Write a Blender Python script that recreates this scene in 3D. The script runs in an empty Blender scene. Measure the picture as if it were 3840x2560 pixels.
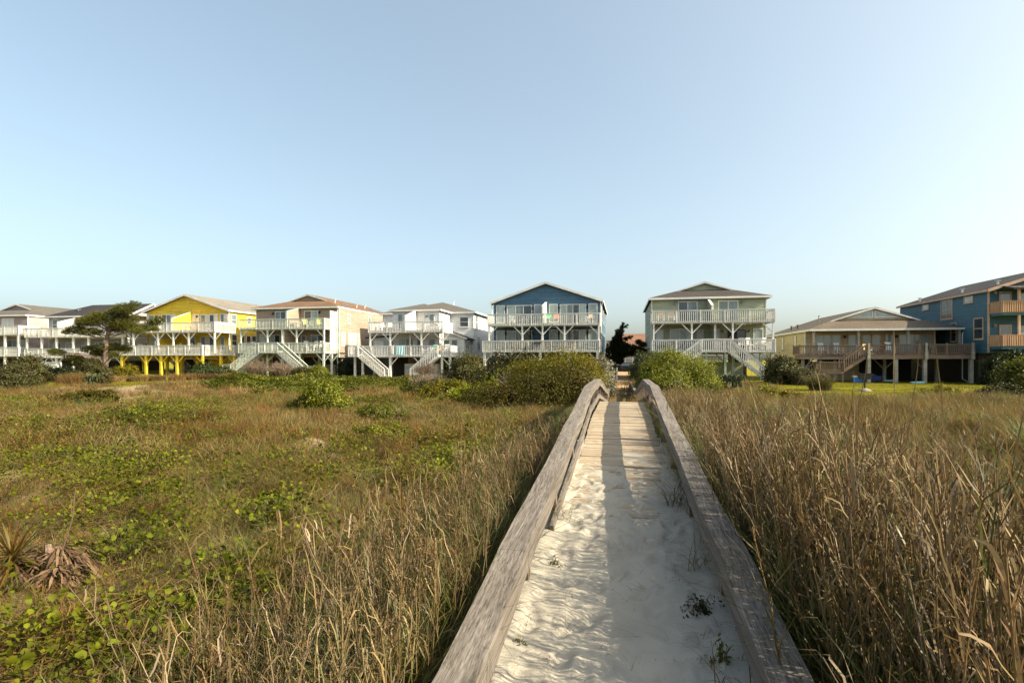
import bpy, math, random
import numpy as np
from mathutils import Vector, Matrix

random.seed(7)
rng = np.random.default_rng(11)
scene = bpy.context.scene
COL = scene.collection

# ------------------------------------------------------------------ camera, sun, sky
TH = math.atan(410/2000)
CT, ST = math.cos(TH), math.sin(TH)
cam = bpy.data.cameras.new('camera'); cam_ob = bpy.data.objects.new('camera', cam); COL.objects.link(cam_ob)
cam.sensor_width = 36; cam.lens = 18.75; cam.shift_y = 69/3840
cam.clip_start = .05; cam.clip_end = 4000
cam_ob.location = (0, 0, 2.2); cam_ob.rotation_euler = (math.radians(90), 0, TH)
scene.camera = cam_ob

SUN_EL, SUN_AZ = math.radians(34), math.radians(6.5)
sdir = Vector((math.cos(SUN_EL)*math.cos(SUN_AZ), -math.cos(SUN_EL)*math.sin(SUN_AZ), math.sin(SUN_EL)))
sl = bpy.data.lights.new('sun', 'SUN'); sl.energy = 3.75; sl.angle = math.radians(.5); sl.color = (1, .87, .64)
so = bpy.data.objects.new('sun', sl); COL.objects.link(so)
so.rotation_euler = sdir.to_track_quat('Z', 'Y').to_euler(); so.location = (40, -5, 40)
w = bpy.data.worlds.new('World'); scene.world = w; w.use_nodes = True
nt = w.node_tree; bg = nt.nodes['Background']
sky = nt.nodes.new('ShaderNodeTexSky'); sky.sky_type = 'NISHITA'; sky.sun_disc = False
sky.sun_elevation = SUN_EL; sky.sun_rotation = math.radians(90) + SUN_AZ
sky.air_density = .7; sky.dust_density = 4.5; sky.ozone_density = .8; sky.altitude = 0
tint = nt.nodes.new('ShaderNodeMix'); tint.data_type = 'RGBA'; tint.blend_type = 'MULTIPLY'; tint.inputs[0].default_value = 1; tint.inputs[7].default_value = (.95, 1.0, .905, 1)
gam = nt.nodes.new('ShaderNodeGamma'); gam.inputs[1].default_value = .7; nt.links.new(sky.outputs[0], gam.inputs[0]); nt.links.new(gam.outputs[0], tint.inputs[6]); nt.links.new(tint.outputs[2], bg.inputs[0]); bg.inputs[1].default_value = .15
scene.view_settings.view_transform = 'Standard'; scene.view_settings.look = 'None'
scene.view_settings.exposure = 1.71; scene.view_settings.gamma = 1
scene.cycles.max_bounces = 6; scene.cycles.diffuse_bounces = 3; scene.cycles.glossy_bounces = 3
scene.cycles.transmission_bounces = 4; scene.cycles.transparent_max_bounces = 6

# ------------------------------------------------------------------ materials
MATS = {}
def newmat(name):
    m = bpy.data.materials.new(name); m.use_nodes = True
    return m, m.node_tree, m.node_tree.nodes['Principled BSDF']
def N(t, kind, **kw):
    n = t.nodes.new(kind)
    for k, v in kw.items(): setattr(n, k, v)
    return n
def ramp(t, fac, stops):
    r = N(t, 'ShaderNodeValToRGB'); e = r.color_ramp.elements
    while len(e) < len(stops): e.new(.5)
    for i, (p, c) in enumerate(stops): e[i].position = p; e[i].color = (*c, 1)
    t.links.new(fac, r.inputs[0]); return r.outputs[0]
def mixc(t, fac, a, b, blend='MIX'):
    m = N(t, 'ShaderNodeMix', data_type='RGBA', blend_type=blend)
    for s, v in ((m.inputs[0], fac), (m.inputs[6], a), (m.inputs[7], b)):
        if isinstance(v, bpy.types.NodeSocket): t.links.new(v, s)
        elif isinstance(v, tuple): s.default_value = (*v, 1) if len(v) == 3 else v
        else: s.default_value = v
    return m.outputs[2]
def noise(t, scale, detail=4, rough=.55, vec=None, coord='Object', sc=None):
    n = N(t, 'ShaderNodeTexNoise'); n.inputs['Scale'].default_value = scale
    n.inputs['Detail'].default_value = detail; n.inputs['Roughness'].default_value = rough
    if vec is None:
        if coord == 'Position': vec = N(t, 'ShaderNodeNewGeometry').outputs['Position']
        else: vec = N(t, 'ShaderNodeTexCoord').outputs[coord]
    if sc:
        mp = N(t, 'ShaderNodeMapping'); mp.inputs['Scale'].default_value = sc
        t.links.new(vec, mp.inputs[0]); vec = mp.outputs[0]
    t.links.new(vec, n.inputs['Vector']); return n.outputs[0]
def bump(t, p, h, strength, dist=.02):
    b = N(t, 'ShaderNodeBump'); b.inputs['Strength'].default_value = strength; b.inputs['Distance'].default_value = dist
    t.links.new(h, b.inputs['Height']); t.links.new(b.outputs[0], p.inputs['Normal'])
def paint(name, c, rough=.55, var=.18, spec=.3, scale=1.3):
    """painted wood: a little weathering in blotches and streaks"""
    m, t, p = newmat(name)
    n1 = noise(t, scale, 5, .6, coord='Position'); n2 = noise(t, 9, 3, .6, coord='Position', sc=(1, 1, .12))
    d = tuple(x*(1-var*1.6) for x in c); l = tuple(min(1, x*(1+var*.6)) for x in c)
    a = ramp(t, n1, [(.3, d), (.68, l)]); b = ramp(t, n2, [(.35, (.86, .84, .8)), (.6, (1, 1, 1))])
    n3 = noise(t, 5.0, 1, .5, coord='Position', sc=(.07, .07, 1)); d3 = ramp(t, n3, [(.34, (.80, .81, .82)), (.62, (1.04, 1.03, 1.02))])
    t.links.new(mixc(t, .8, mixc(t, .55, a, b, 'MULTIPLY'), d3, 'MULTIPLY'), p.inputs['Base Color'])
    p.inputs['Roughness'].default_value = rough; p.inputs['Specular IOR Level'].default_value = spec
    bump(t, p, n2, .15, .01); MATS[name] = m; return m
def plain(name, c, rough=.6, metal=0, spec=.3, var=.12):
    m, t, p = newmat(name)
    n1 = noise(t, 6, 3, .6, coord='Position')
    t.links.new(ramp(t, n1, [(.3, tuple(x*(1-var) for x in c)), (.7, tuple(min(1, x*(1+var)) for x in c))]), p.inputs['Base Color'])
    p.inputs['Roughness'].default_value = rough; p.inputs['Metallic'].default_value = metal
    p.inputs['Specular IOR Level'].default_value = spec; MATS[name] = m; return m
def shingle(name, c):
    m, t, p = newmat(name)
    n1 = noise(t, 5, 2, .7, coord='Position', sc=(1, 1, 3)); n2 = noise(t, 30, 3, .7, coord='Position'); n3 = noise(t, .35, 3, .5, coord='Position')
    a = ramp(t, n1, [(.3, tuple(x*.72 for x in c)), (.7, tuple(x*1.22 for x in c))])
    b = ramp(t, n2, [(.3, (.7, .7, .7)), (.7, (1.15, 1.12, 1.08))]); d = ramp(t, n3, [(.35, (.85, .85, .86)), (.65, (1.05, 1.04, 1.02))])
    t.links.new(mixc(t, 1., mixc(t, .8, a, b, 'MULTIPLY'), d, 'MULTIPLY'), p.inputs['Base Color'])
    p.inputs['Roughness'].default_value = .9; p.inputs['Specular IOR Level'].default_value = .15
    bump(t, p, n1, .5, .03); MATS[name] = m; return m
def glass(name, c, rough=.06):
    m, t, p = newmat(name)
    n1 = noise(t, .5, 2, .5, coord='Position', sc=(3, 3, .25))
    t.links.new(ramp(t, n1, [(.35, tuple(x*.75 for x in c)), (.65, tuple(x*1.15 for x in c))]), p.inputs['Base Color'])
    p.inputs['Roughness'].default_value = rough; p.inputs['Specular IOR Level'].default_value = .9; MATS[name] = m; return m
def timber(name, dark, mid, light, along='Y', rough=.85):
    """weathered board: long grain, checks, knots"""
    m, t, p = newmat(name)
    k = {'Y': (1, .03, 1), 'X': (.03, 1, 1), 'Z': (1, 1, .03)}[along]
    geo = N(t, 'ShaderNodeNewGeometry').outputs['Position']
    warp = noise(t, 2.2, 2, .5, vec=geo, sc=tuple(1 if q == 1 else .35 for q in k))
    add = N(t, 'ShaderNodeVectorMath', operation='ADD'); mul = N(t, 'ShaderNodeVectorMath', operation='SCALE')
    comb = N(t, 'ShaderNodeCombineXYZ'); t.links.new(warp, comb.inputs[0]); t.links.new(warp, comb.inputs[2])
    t.links.new(comb.outputs[0], mul.inputs[0]); mul.inputs['Scale'].default_value = .018
    t.links.new(geo, add.inputs[0]); t.links.new(mul.outputs[0], add.inputs[1])
    g = noise(t, 95, 4, .7, vec=add.outputs[0], sc=tuple(1 if q == 1 else .012 for q in k)); g2 = noise(t, 22, 3, .6, vec=add.outputs[0], sc=tuple(1 if q == 1 else .02 for q in k))
    big = noise(t, 1.1, 4, .6, vec=geo)
    a = ramp(t, g, [(.30, dark), (.47, mid), (.66, light)])
    b = ramp(t, g2, [(.3, (.62, .6, .58)), (.6, (1.08, 1.06, 1.04))]); d = ramp(t, big, [(.3, (.84, .8, .77)), (.68, (1.1, 1.1, 1.1))])
    vor = N(t, 'ShaderNodeTexVoronoi'); vor.inputs['Scale'].default_value = 2.6
    mp = N(t, 'ShaderNodeMapping'); mp.inputs['Scale'].default_value = tuple(2.2 if q == 1 else .8 for q in k)
    t.links.new(geo, mp.inputs[0]); t.links.new(mp.outputs[0], vor.inputs['Vector'])
    kn = ramp(t, vor.outputs['Distance'], [(.05, (.35, .26, .2)), (.13, (1, 1, 1))])
    c = mixc(t, .8, mixc(t, .8, mixc(t, .85, a, b, 'MULTIPLY'), d, 'MULTIPLY'), kn, 'MULTIPLY')
    t.links.new(c, p.inputs['Base Color']); p.inputs['Roughness'].default_value = rough; p.inputs['Specular IOR Level'].default_value = .2
    bump(t, p, g, .55, .006); MATS[name] = m; return m
def leafy(name, c1, c2, c3=None, trans=.3, rough=.5, spec=.25, patch=.6, pscale=.5):
    """leaf or blade: per-leaf tone from the attribute «tone», per-clump tone, patches over the ground"""
    m, t, p = newmat(name)
    at = N(t, 'ShaderNodeAttribute', attribute_name='tone'); oi = N(t, 'ShaderNodeObjectInfo')
    q_ = .54; c1, c2 = tuple(x*q_ for x in c1), tuple(x*q_ for x in c2); c3 = tuple(x*q_ for x in c3) if c3 else None
    a = mixc(t, at.outputs['Fac'], c1, c2)
    if c3:
        n1 = noise(t, pscale, 3, .6, coord='Position')
        f = N(t, 'ShaderNodeMapRange'); t.links.new(n1, f.inputs[0]); f.inputs[1].default_value = .38; f.inputs[2].default_value = .56
        f2 = N(t, 'ShaderNodeMath', operation='MULTIPLY'); t.links.new(f.outputs[0], f2.inputs[0]); f2.inputs[1].default_value = patch
        a = mixc(t, f2.outputs[0], a, c3)
    br = ramp(t, oi.outputs['Random'], [(0, (.5, .5, .5)), (1, (1.3, 1.3, 1.3))])
    a = mixc(t, 1., a, br, 'MULTIPLY')
    t.links.new(a, p.inputs['Base Color']); p.inputs['Roughness'].default_value = rough; p.inputs['Specular IOR Level'].default_value = spec
    tr = N(t, 'ShaderNodeBsdfTranslucent'); t.links.new(a, tr.inputs[0])
    mx = N(t, 'ShaderNodeMixShader'); mx.inputs[0].default_value = trans
    t.links.new(p.outputs[0], mx.inputs[1]); t.links.new(tr.outputs[0], mx.inputs[2])
    t.links.new(mx.outputs[0], t.nodes['Material Output'].inputs[0]); MATS[name] = m; return m

WHITE = paint('white_paint', (.70, .70, .69), var=.07)
WHITE2 = paint('aged_white_paint', (.66, .67, .65), var=.14)
PALEGREEN = paint('pale_green_paint', (.62, .66, .59), var=.1)
SAGEPOST = paint('sage_paint', (.33, .38, .30), var=.12)
YELLOW = paint('yellow_paint', (.80, .57, .045), var=.08)
TAN = paint('tan_siding', (.34, .265, .208), var=.06)
GREY = paint('grey_siding', (.44, .41, .41), var=.06)
TAUPE = paint('taupe_siding', (.38, .31, .29), var=.06)
WSIDE = paint('white_siding', (.74, .75, .76), var=.06)
BLUE = paint('blue_siding', (.08, .165, .25), var=.08)
GREEN = paint('sage_siding', (.34, .38, .27), var=.08)
BEIGE = paint('beige_siding', (.47, .37, .225), var=.08)
TEAL = paint('teal_siding', (.05, .13, .17), var=.1)
TRIMTAN = paint('tan_trim', (.58, .38, .26), var=.1)
GREYPOST = paint('grey_post', (.36, .33, .28), var=.15)
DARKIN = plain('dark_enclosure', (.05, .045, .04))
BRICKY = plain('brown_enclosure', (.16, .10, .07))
RBROWN = shingle('brown_shingle', (.165, .10, .064)); RGREY = shingle('grey_shingle', (.12, .112, .10))
RDARK = shingle('charcoal_shingle', (.04, .037, .042)); RPALE = shingle('pale_shingle', (.20, .18, .155))
RTAUPE = shingle('taupe_shingle', (.058, .05, .048)); RSAND = shingle('sand_shingle', (.12, .098, .077))
RORANGE = shingle('orange_shingle', (.20, .11, .075)); RMID = shingle('mid_shingle', (.115, .107, .097))
GPALE = glass('pale_pane', (.30, .37, .36), .08); GDARK = glass('dark_pane', (.03, .045, .055)); GMID = glass('grey_pane', (.14, .18, .19))
CURTAIN = plain('white_door', (.55, .56, .54))
METAL = plain('black_metal', (.02, .02, .02), .5, .3); BLACK = plain('black_paint', (.012, .012, .014), .35)
CHROME = plain('pale_metal', (.5, .5, .5), .35, .8)
DECKWOOD = timber('brown_deck_wood', (.10, .07, .052), (.19, .14, .11), (.29, .225, .18), 'X')
CEDAR = timber('cedar_wood', (.32, .19, .11), (.52, .32, .19), (.62, .42, .27), 'Z')
FLOORW = timber('deck_floor_wood', (.14, .11, .09), (.25, .21, .17), (.34, .3, .25), 'X')
RAILW = timber('weathered_rail_wood', (.045, .038, .033), (.13, .115, .102), (.215, .197, .18), 'Y')
PLANKW = timber('sandy_plank_wood', (.15, .12, .09), (.33, .275, .205), (.43, .37, .285), 'X')
POSTW = timber('weathered_post_wood', (.07, .052, .04), (.17, .13, .10), (.26, .21, .17), 'Z')
BARK = timber('bark', (.07, .05, .035), (.17, .12, .09), (.26, .2, .16), 'Z')
CONC = plain('concrete', (.22, .195, .165), .9)
CH_TAN = plain('tan_plastic', (.62, .47, .30)); CH_WHITE = plain('white_plastic', (.74, .73, .71)); CH_RED = plain('maroon_paint', (.10, .012, .018))
CH_LIME = plain('lime_fabric', (.52, .62, .05)); CH_TEAL = plain('teal_fabric', (.10, .52, .46)); CH_ORANGE = plain('orange_fabric', (.75, .33, .06))
T_BLUE = plain('pale_blue_towel', (.42, .66, .72), .95); T_RED = plain('coral_towel', (.78, .24, .13), .95); T_GREEN = plain('mint_towel', (.16, .62, .30), .95)
T_WHITE = plain('white_towel', (.72, .71, .7), .95); CH_DARK = plain('dark_table', (.06, .04, .035)); C_BLUE = plain('blue_plastic', (.02, .16, .50), .4)
C_CYAN = plain('pale_cyan_foam', (.35, .72, .82), .5); C_YEL = plain('yellow_plastic', (.42, .25, .01)); SKIN = plain('skin', (.45, .26, .18)); SHIRT = plain('navy_shirt', (.03, .05, .16), .9)
HAIR = plain('dark_hair', (.03, .02, .015)); ORNG = plain('orange_wood', (.62, .25, .08)); REDC = plain('dark_red_plastic', (.18, .01, .012))

# grass and leaves
STRAW = leafy('straw_blade', (.56, .415, .185), (.32, .20, .07), (.34, .14, .035), .3, .6, .2, .8, .55)
OLIVE = leafy('olive_blade', (.20, .185, .03), (.34, .27, .06), (.24, .13, .035), .35, .5, .25, .6, .3)
GBLADE = leafy('green_blade', (.13, .19, .045), (.25, .29, .075), (.2, .2, .05), .35, .45, .3, .5, .6)
DRY = leafy('dry_reed', (.40, .27, .15), (.20, .115, .055), (.32, .17, .07), .2, .6, .2, .5, .9)
REED = leafy('reed_stalk', (.09, .12, .022), (.46, .325, .155), (.20, .125, .04), .2, .6, .2, .8, 1.6)
PALEDRY = leafy('pale_dry_reed', (.36, .26, .16), (.50, .38, .25), None, .2, .6, .2)
VINE = leafy('vine_leaf', (.055, .105, .006), (.27, .31, .012), (.22, .21, .012), .35, .6, .14, .5, .5)
COVER = leafy('cover_leaf', (.08, .12, .008), (.21, .235, .015), (.19, .17, .018), .35, .5, .2, .6, .4)
L_BRIGHT = leafy('bright_leaf', (.10, .15, .005), (.44, .44, .016), None, .4, .4, .35)
L_GOLD = leafy('golden_leaf', (.085, .11, .005), (.42, .385, .018), (.27, .17, .012), .3, .5, .2, .5, .8)
L_RUST = leafy('rust_leaf', (.055, .05, .003), (.27, .20, .009), (.15, .16, .01), .3, .5, .2, .6, .8)
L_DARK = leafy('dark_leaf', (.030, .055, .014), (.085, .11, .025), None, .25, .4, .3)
L_OLIVE = leafy('olive_leaf', (.055, .07, .014), (.18, .18, .036), (.13, .095, .03), .3, .45, .3, .6, .9)
L_SILVER = leafy('silver_leaf', (.20, .19, .10), (.38, .35, .22), None, .25, .4, .45)
LAWN = leafy('lawn_blade', (.30, .29, .012), (.46, .41, .03), None, .35, .6, .15)
BARKY = leafy('dark_litter', (.09, .06, .04), (.16, .1, .06), None, 0, .8, .1)
L_TWIG = leafy('twig', (.21, .155, .115), (.33, .25, .19), None, .05, .8, .1)
NEEDLE = leafy('pine_needle', (.055, .075, .010), (.20, .20, .026), (.13, .115, .025), .2, .5, .25, .5, .6)
JUNIPER = leafy('juniper_needle', (.06, .085, .026), (.18, .21, .05), None, .35, .6, .2)
CACTUS = leafy('cactus_pad', (.10, .15, .05), (.21, .22, .10), None, .05, .6, .2)
YUCCA = leafy('yucca_leaf', (.22, .24, .03), (.52, .23, .04), None, .2, .4, .4)
YDEAD = leafy('dead_yucca_leaf', (.36, .235, .14), (.14, .08, .045), None, .1, .7, .15)

def ground_material():
    m, t, p = newmat('dune_ground')
    n1 = noise(t, .45, 6, .65, coord='Position'); n2 = noise(t, 3.5, 5, .7, coord='Position'); n3 = noise(t, 26, 4, .75, coord='Position')
    c = ramp(t, n1, [(.32, (.075, .048, .022)), (.5, (.125, .085, .038)), (.64, (.21, .155, .09))])
    c = mixc(t, ramp(t, n2, [(.4, (0, 0, 0)), (.7, (.8, .8, .8))]), c, (.085, .078, .018))
    lawn = ramp(t, n2, [(.3, (.17, .155, .010)), (.7, (.25, .225, .016))])
    sand = ramp(t, n2, [(.3, (.30, .23, .145)), (.7, (.42, .33, .22))])
    za = N(t, 'ShaderNodeAttribute', attribute_name='lawn'); zs = N(t, 'ShaderNodeAttribute', attribute_name='sand')
    c = mixc(t, za.outputs['Fac'], c, lawn); c = mixc(t, zs.outputs['Fac'], c, sand)
    c = mixc(t, .75, c, ramp(t, n3, [(.3, (.6, .58, .55)), (.7, (1.2, 1.18, 1.15))]), 'MULTIPLY')
    t.links.new(c, p.inputs['Base Color']); p.inputs['Roughness'].default_value = .95; p.inputs['Specular IOR Level'].default_value = .1
    bump(t, p, n3, .8, .05); return m
def sand_material(name, c1, c2, deb=.6):
    m, t, p = newmat(name)
    n1 = noise(t, 1.6, 5, .6, coord='Position'); n2 = noise(t, 220, 2, .8, coord='Position'); n3 = noise(t, 14, 6, .7, coord='Position'); n4 = noise(t, 40, 3, .6, coord='Position', sc=(1, .45, 1))
    c = ramp(t, n1, [(.3, c1), (.7, c2)]); c = mixc(t, .5, c, ramp(t, n2, [(.3, (.7, .68, .65)), (.7, (1.2, 1.2, 1.2))]), 'MULTIPLY')
    c = mixc(t, deb, c, ramp(t, n4, [(.27, (.30, .22, .15)), (.33, (1, 1, 1))]), 'MULTIPLY')
    t.links.new(c, p.inputs['Base Color']); p.inputs['Roughness'].default_value = .95; p.inputs['Specular IOR Level'].default_value = .15
    bump(t, p, n3, .35, .03); return m
GROUND = ground_material(); SAND = sand_material('pale_sand', (.30, .275, .235), (.385, .355, .30)); DIRT = sand_material('orange_sand', (.30, .19, .10), (.40, .27, .15), .8)

# ------------------------------------------------------------------ mesh helpers
def link_mesh(name, V, F, mats, parent=None, loc=None, midx=None, tone=None, smooth=False):
    me = bpy.data.meshes.new(name); V = np.asarray(V, dtype=float)
    if loc is not None: V = V - np.asarray(loc)
    if isinstance(F, np.ndarray) and F.ndim == 2:
        n, k = F.shape
        me.vertices.add(len(V)); me.vertices.foreach_set('co', V.astype(np.float32).ravel())
        me.loops.add(n*k); me.loops.foreach_set('vertex_index', F.astype(np.int32).ravel())
        me.polygons.add(n); me.polygons.foreach_set('loop_start', np.arange(0, n*k, k, dtype=np.int32))
        me.polygons.foreach_set('loop_total', np.full(n, k, dtype=np.int32))
    else: me.from_pydata([tuple(v) for v in V], [], [tuple(f) for f in F])
    for m in (mats if isinstance(mats, (list, tuple)) else [mats]): me.materials.append(m)
    if midx is not None: me.polygons.foreach_set('material_index', np.asarray(midx, dtype=np.int32))
    if tone is not None:
        a = me.attributes.new('tone', 'FLOAT', 'POINT'); a.data.foreach_set('value', np.asarray(tone, dtype=np.float32))
    if smooth: me.polygons.foreach_set('use_smooth', np.ones(len(me.polygons), dtype=bool))
    me.update(calc_edges=True); me.validate()
    o = bpy.data.objects.new(name, me)
    if parent == 'proto': return o
    COL.objects.link(o)
    if parent is not None: o.parent = parent
    elif loc is not None: o.location = loc
    return o
class MB:
    def __init__(s): s.v = []; s.f = []
    def quad(s, *pts):
        n = len(s.v); s.v += [tuple(p) for p in pts]; s.f.append(tuple(range(n, n+len(pts)))); return s
    def box(s, x0, x1, y0, y1, z0, z1):
        if x0 > x1: x0, x1 = x1, x0
        if y0 > y1: y0, y1 = y1, y0
        if z0 > z1: z0, z1 = z1, z0
        n = len(s.v); s.v += [(x, y, z) for z in (z0, z1) for y in (y0, y1) for x in (x0, x1)]
        s.f += [(n, n+2, n+3, n+1), (n+4, n+5, n+7, n+6), (n, n+1, n+5, n+4), (n+2, n+6, n+7, n+3), (n, n+4, n+6, n+2), (n+1, n+3, n+7, n+5)]; return s
    def bar(s, p, q, w, h=None, up=(0, 0, 1)):
        p, q = Vector(p), Vector(q); d = (q-p).normalized(); h = h or w; up = Vector(up)
        if abs(d.dot(up)) > .98: up = Vector((0, 1, 0))
        a = d.cross(up).normalized(); b = a.cross(d).normalized(); n = len(s.v)
        for c in (p, q): s.v += [tuple(c+a*(i*w/2)+b*(j*h/2)) for i, j in ((-1, -1), (1, -1), (1, 1), (-1, 1))]
        s.f += [(n, n+1, n+2, n+3), (n+7, n+6, n+5, n+4)] + [(n+i, n+4+i, n+4+(i+1) % 4, n+(i+1) % 4) for i in range(4)]; return s
    def tube(s, pts, rad, k=7, cap=True):
        pts = [Vector(p) for p in pts]; rings = []
        for i, p in enumerate(pts):
            d = (pts[min(i+1, len(pts)-1)]-pts[max(i-1, 0)]).normalized(); u = Vector((1, 0, 0)) if abs(d.z) > .7 else Vector((0, 0, 1))
            a = d.cross(u).normalized(); b = a.cross(d); r = rad[i] if hasattr(rad, '__len__') else rad; n = len(s.v); rings.append(n)
            s.v += [tuple(p+a*(r*math.cos(6.2832*j/k))+b*(r*math.sin(6.2832*j/k))) for j in range(k)]
        for A, B in zip(rings, rings[1:]): s.f += [(A+j, A+(j+1) % k, B+(j+1) % k, B+j) for j in range(k)]
        if cap: s.f += [tuple(rings[0]+j for j in reversed(range(k))), tuple(rings[-1]+j for j in range(k))]
        return s
    def prism(s, poly, axis, a, b):
        """poly of 2-D points extruded along axis x or y from a to b"""
        n = len(s.v); k = len(poly); mk = (lambda c, u, v: (c, u, v)) if axis == 'x' else (lambda c, u, v: (u, c, v))
        s.v += [mk(a, u, v) for u, v in poly] + [mk(b, u, v) for u, v in poly]
        s.f += [tuple(range(n, n+k)), tuple(reversed(range(n+k, n+2*k)))] + [(n+i, n+k+i, n+k+(i+1) % k, n+(i+1) % k) for i in range(k)]; return s
    def build(s, name, m, parent=None, loc=None):
        return link_mesh(name, s.v, s.f, m, parent, loc)
def tag(o, label, cat, group=None):
    o['label'] = label; o['category'] = cat
    if group: o['group'] = group
    return o
def empty(name, loc, label=None, cat=None, group=None, rz=0):
    o = bpy.data.objects.new(name, None); COL.objects.link(o); o.location = loc; o.rotation_euler = (0, 0, rz); o.empty_display_size = .3
    if label: tag(o, label, cat, group)
    return o
def kids(o): return [c for c in bpy.data.objects if c.parent == o]
def copy_tree(o, parent=None):
    c = o.copy(); COL.objects.link(c); c.parent = parent
    for ch in kids(o): copy_tree(ch, c)
    return c

# ------------------------------------------------------------------ terrain
def sst(a, b, x):
    t = np.clip((x-a)/(b-a), 0, 1); return t*t*(3-2*t)
def H(x, y):
    x = np.asarray(x, dtype=float); y = np.asarray(y, dtype=float)
    g = lambda cx, cy, rx, ry: np.exp(-((x-cx)/rx)**2-((y-cy)/ry)**2)
    h = .12 + .30*np.exp(-(x/3.2)**2)*(1-sst(15, 26, y)) + .38*g(9, 13, 8, 8) + .2*g(3, 6, 4, 6)
    h = h - .10*g(-6, 7, 4, 6) + .38*g(-12.2, 12, 2.6, 2.2) + .42*g(-22, 35, 9, 7) + .2*g(-24, 15, 9, 4) + .12*g(-7, 15, 3, 3) + .25*g(-30, 32, 6, 4)
    h = h + .62*sst(-50, -66, x)*sst(40, 52, y)
    und = .07*np.sin(x*.9+1.3)*np.sin(y*.7+.4)+.05*np.sin(x*1.9-.6*y)+.03*np.sin(2.9*x+3.1*y)
    und = und+(.11*np.sin(1.7*x+.9*y+.7)*np.sin(1.5*y-.8*x)+.08*np.sin(3.7*x-1.3*y)*np.sin(3.1*y+2.2*x+1)+.04*np.sin(5.3*x+2*y)*np.sin(4.7*y))*sst(1.0, 3.5, np.abs(x))
    return h + und*(1-sst(28, 40, y))*sst(.6, 2.5, np.abs(x))
def axis(lo, hi, near0, near1, step, grow):
    a = list(np.arange(near0, near1, step)); s = step
    while a[-1] < hi: s *= grow; a.append(a[-1]+s)
    s = step
    while a[0] > lo: s *= grow; a.insert(0, a[0]-s)
    return np.array(a)
def seg_d(px, py, pts):
    d = np.full(np.shape(px), 1e9)
    for (ax, ay), (bx, by) in zip(pts, pts[1:]):
        t = np.clip(((px-ax)*(bx-ax)+(py-ay)*(by-ay))/((bx-ax)**2+(by-ay)**2), 0, 1)
        d = np.minimum(d, np.hypot(px-ax-t*(bx-ax), py-ay-t*(by-ay)))
    return d
TRAIL = [(-19, 18.5), (-25, 23), (-31, 29), (-36, 36), (-39, 41), (-44, 46)]
TRAIL2 = [(-31, 29), (-38, 29.5), (-46, 33)]
def zones(x, y):
    wob = .8*np.sin(x*.7)+.7*np.sin(y*.55+x*.3)
    lawn = np.maximum(sst(28.5, 31, y+wob)*sst(8, 10.5, x+wob*.4), sst(30, 34, y+wob)*(1-sst(-33, -29, x+wob)))
    lawn = np.maximum(lawn, sst(46, 49, y))
    sand = (1-sst(.5, 1.9, seg_d(x, y, TRAIL)+wob*.25))*.8; sand = np.maximum(sand, (1-sst(.3, 1.2, seg_d(x, y, TRAIL2)+wob*.2))*.6)
    sand = np.maximum(sand, (1-sst(2.0, 3.4, np.hypot((x+27)/1.6, y-53)))*.95)
    sand = np.maximum(sand, .7*sst(.55, .9, np.sin(x*.8+.5)*np.sin(y*.6+1.2)+.25*np.sin(x*2.3+y))*(1-sst(24, 30, y)))
    return lawn, np.clip(sand, 0, 1)
gx = axis(-900, 900, -14, 14, .2, 1.045); gy = axis(-60, 2500, -2, 20, .2, 1.045)
GX, GY = np.meshgrid(gx, gy); GZ = H(GX, GY)
GZ = np.where((np.abs(GX) < 1.0) & (GY < 27), GZ-.1, GZ)
nx, ny = len(gx), len(gy); ii = np.arange(nx*ny).reshape(ny, nx)
Fg = np.stack([ii[:-1, :-1], ii[:-1, 1:], ii[1:, 1:], ii[1:, :-1]], -1).reshape(-1, 4)
ground = link_mesh('ground', np.stack([GX, GY, GZ], -1).reshape(-1, 3), Fg, GROUND, smooth=True); ground['kind'] = 'structure'
lz, sz = zones(GX, GY)
for nm, z in (('lawn', lz), ('sand', sz)):
    a = ground.data.attributes.new(nm, 'FLOAT', 'POINT'); a.data.foreach_set('value', z.astype(np.float32).ravel())

# ------------------------------------------------------------------ boardwalk and sand path
RAIL = [(.6, .80), (2.2, .86), (3.0, .93), (3.35, .98), (5.0, 1.08), (7.0, 1.25), (9.4, 1.44), (11.6, 1.64), (15.9, 1.64), (20.0, 1.25), (26.0, .70)]
def prof(pts, y): return np.interp(y, [p[0] for p in pts], [p[1] for p in pts])
def deck_z(y): return np.interp(y, [0, 3, 5, 7.0, 9.4, 11.6, 15.9, 20, 26.2, 33, 41], [.50, .53, .56, .66, .80, .98, .98, .60, .08, .05, .03])
bw = empty('boardwalk', (0, 0, .5), 'weathered grey timber boardwalk with handrails leading straight over the dune to the houses', 'boardwalk')
ORG = (0, 0, .5)
m = MB(); y = 5.6
while y < 26.2:
    wd = .138+random.uniform(-.003, .003); j = random.uniform(-.012, .012)
    z0, z1 = float(deck_z(y)), float(deck_z(y+wd)); dz = random.uniform(-.004, .004)
    x0, x1 = -.62+j, .62+random.uniform(-.012, .012); n = len(m.v)
    m.v += [(x0, y, z0-.035+dz), (x1, y, z0-.035+dz), (x1, y+wd, z1-.035+dz), (x0, y+wd, z1-.035+dz), (x0, y, z0+dz), (x1, y, z0+dz), (x1, y+wd, z1+dz), (x0, y+wd, z1+dz)]
    m.f += [(n, n+3, n+2, n+1), (n+4, n+5, n+6, n+7), (n, n+1, n+5, n+4), (n+2, n+3, n+7, n+6), (n, n+4, n+7, n+3), (n+1, n+2, n+6, n+5)]
    y += wd + .008
m.build('deck', PLANKW, bw, ORG)
m = MB()
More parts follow.
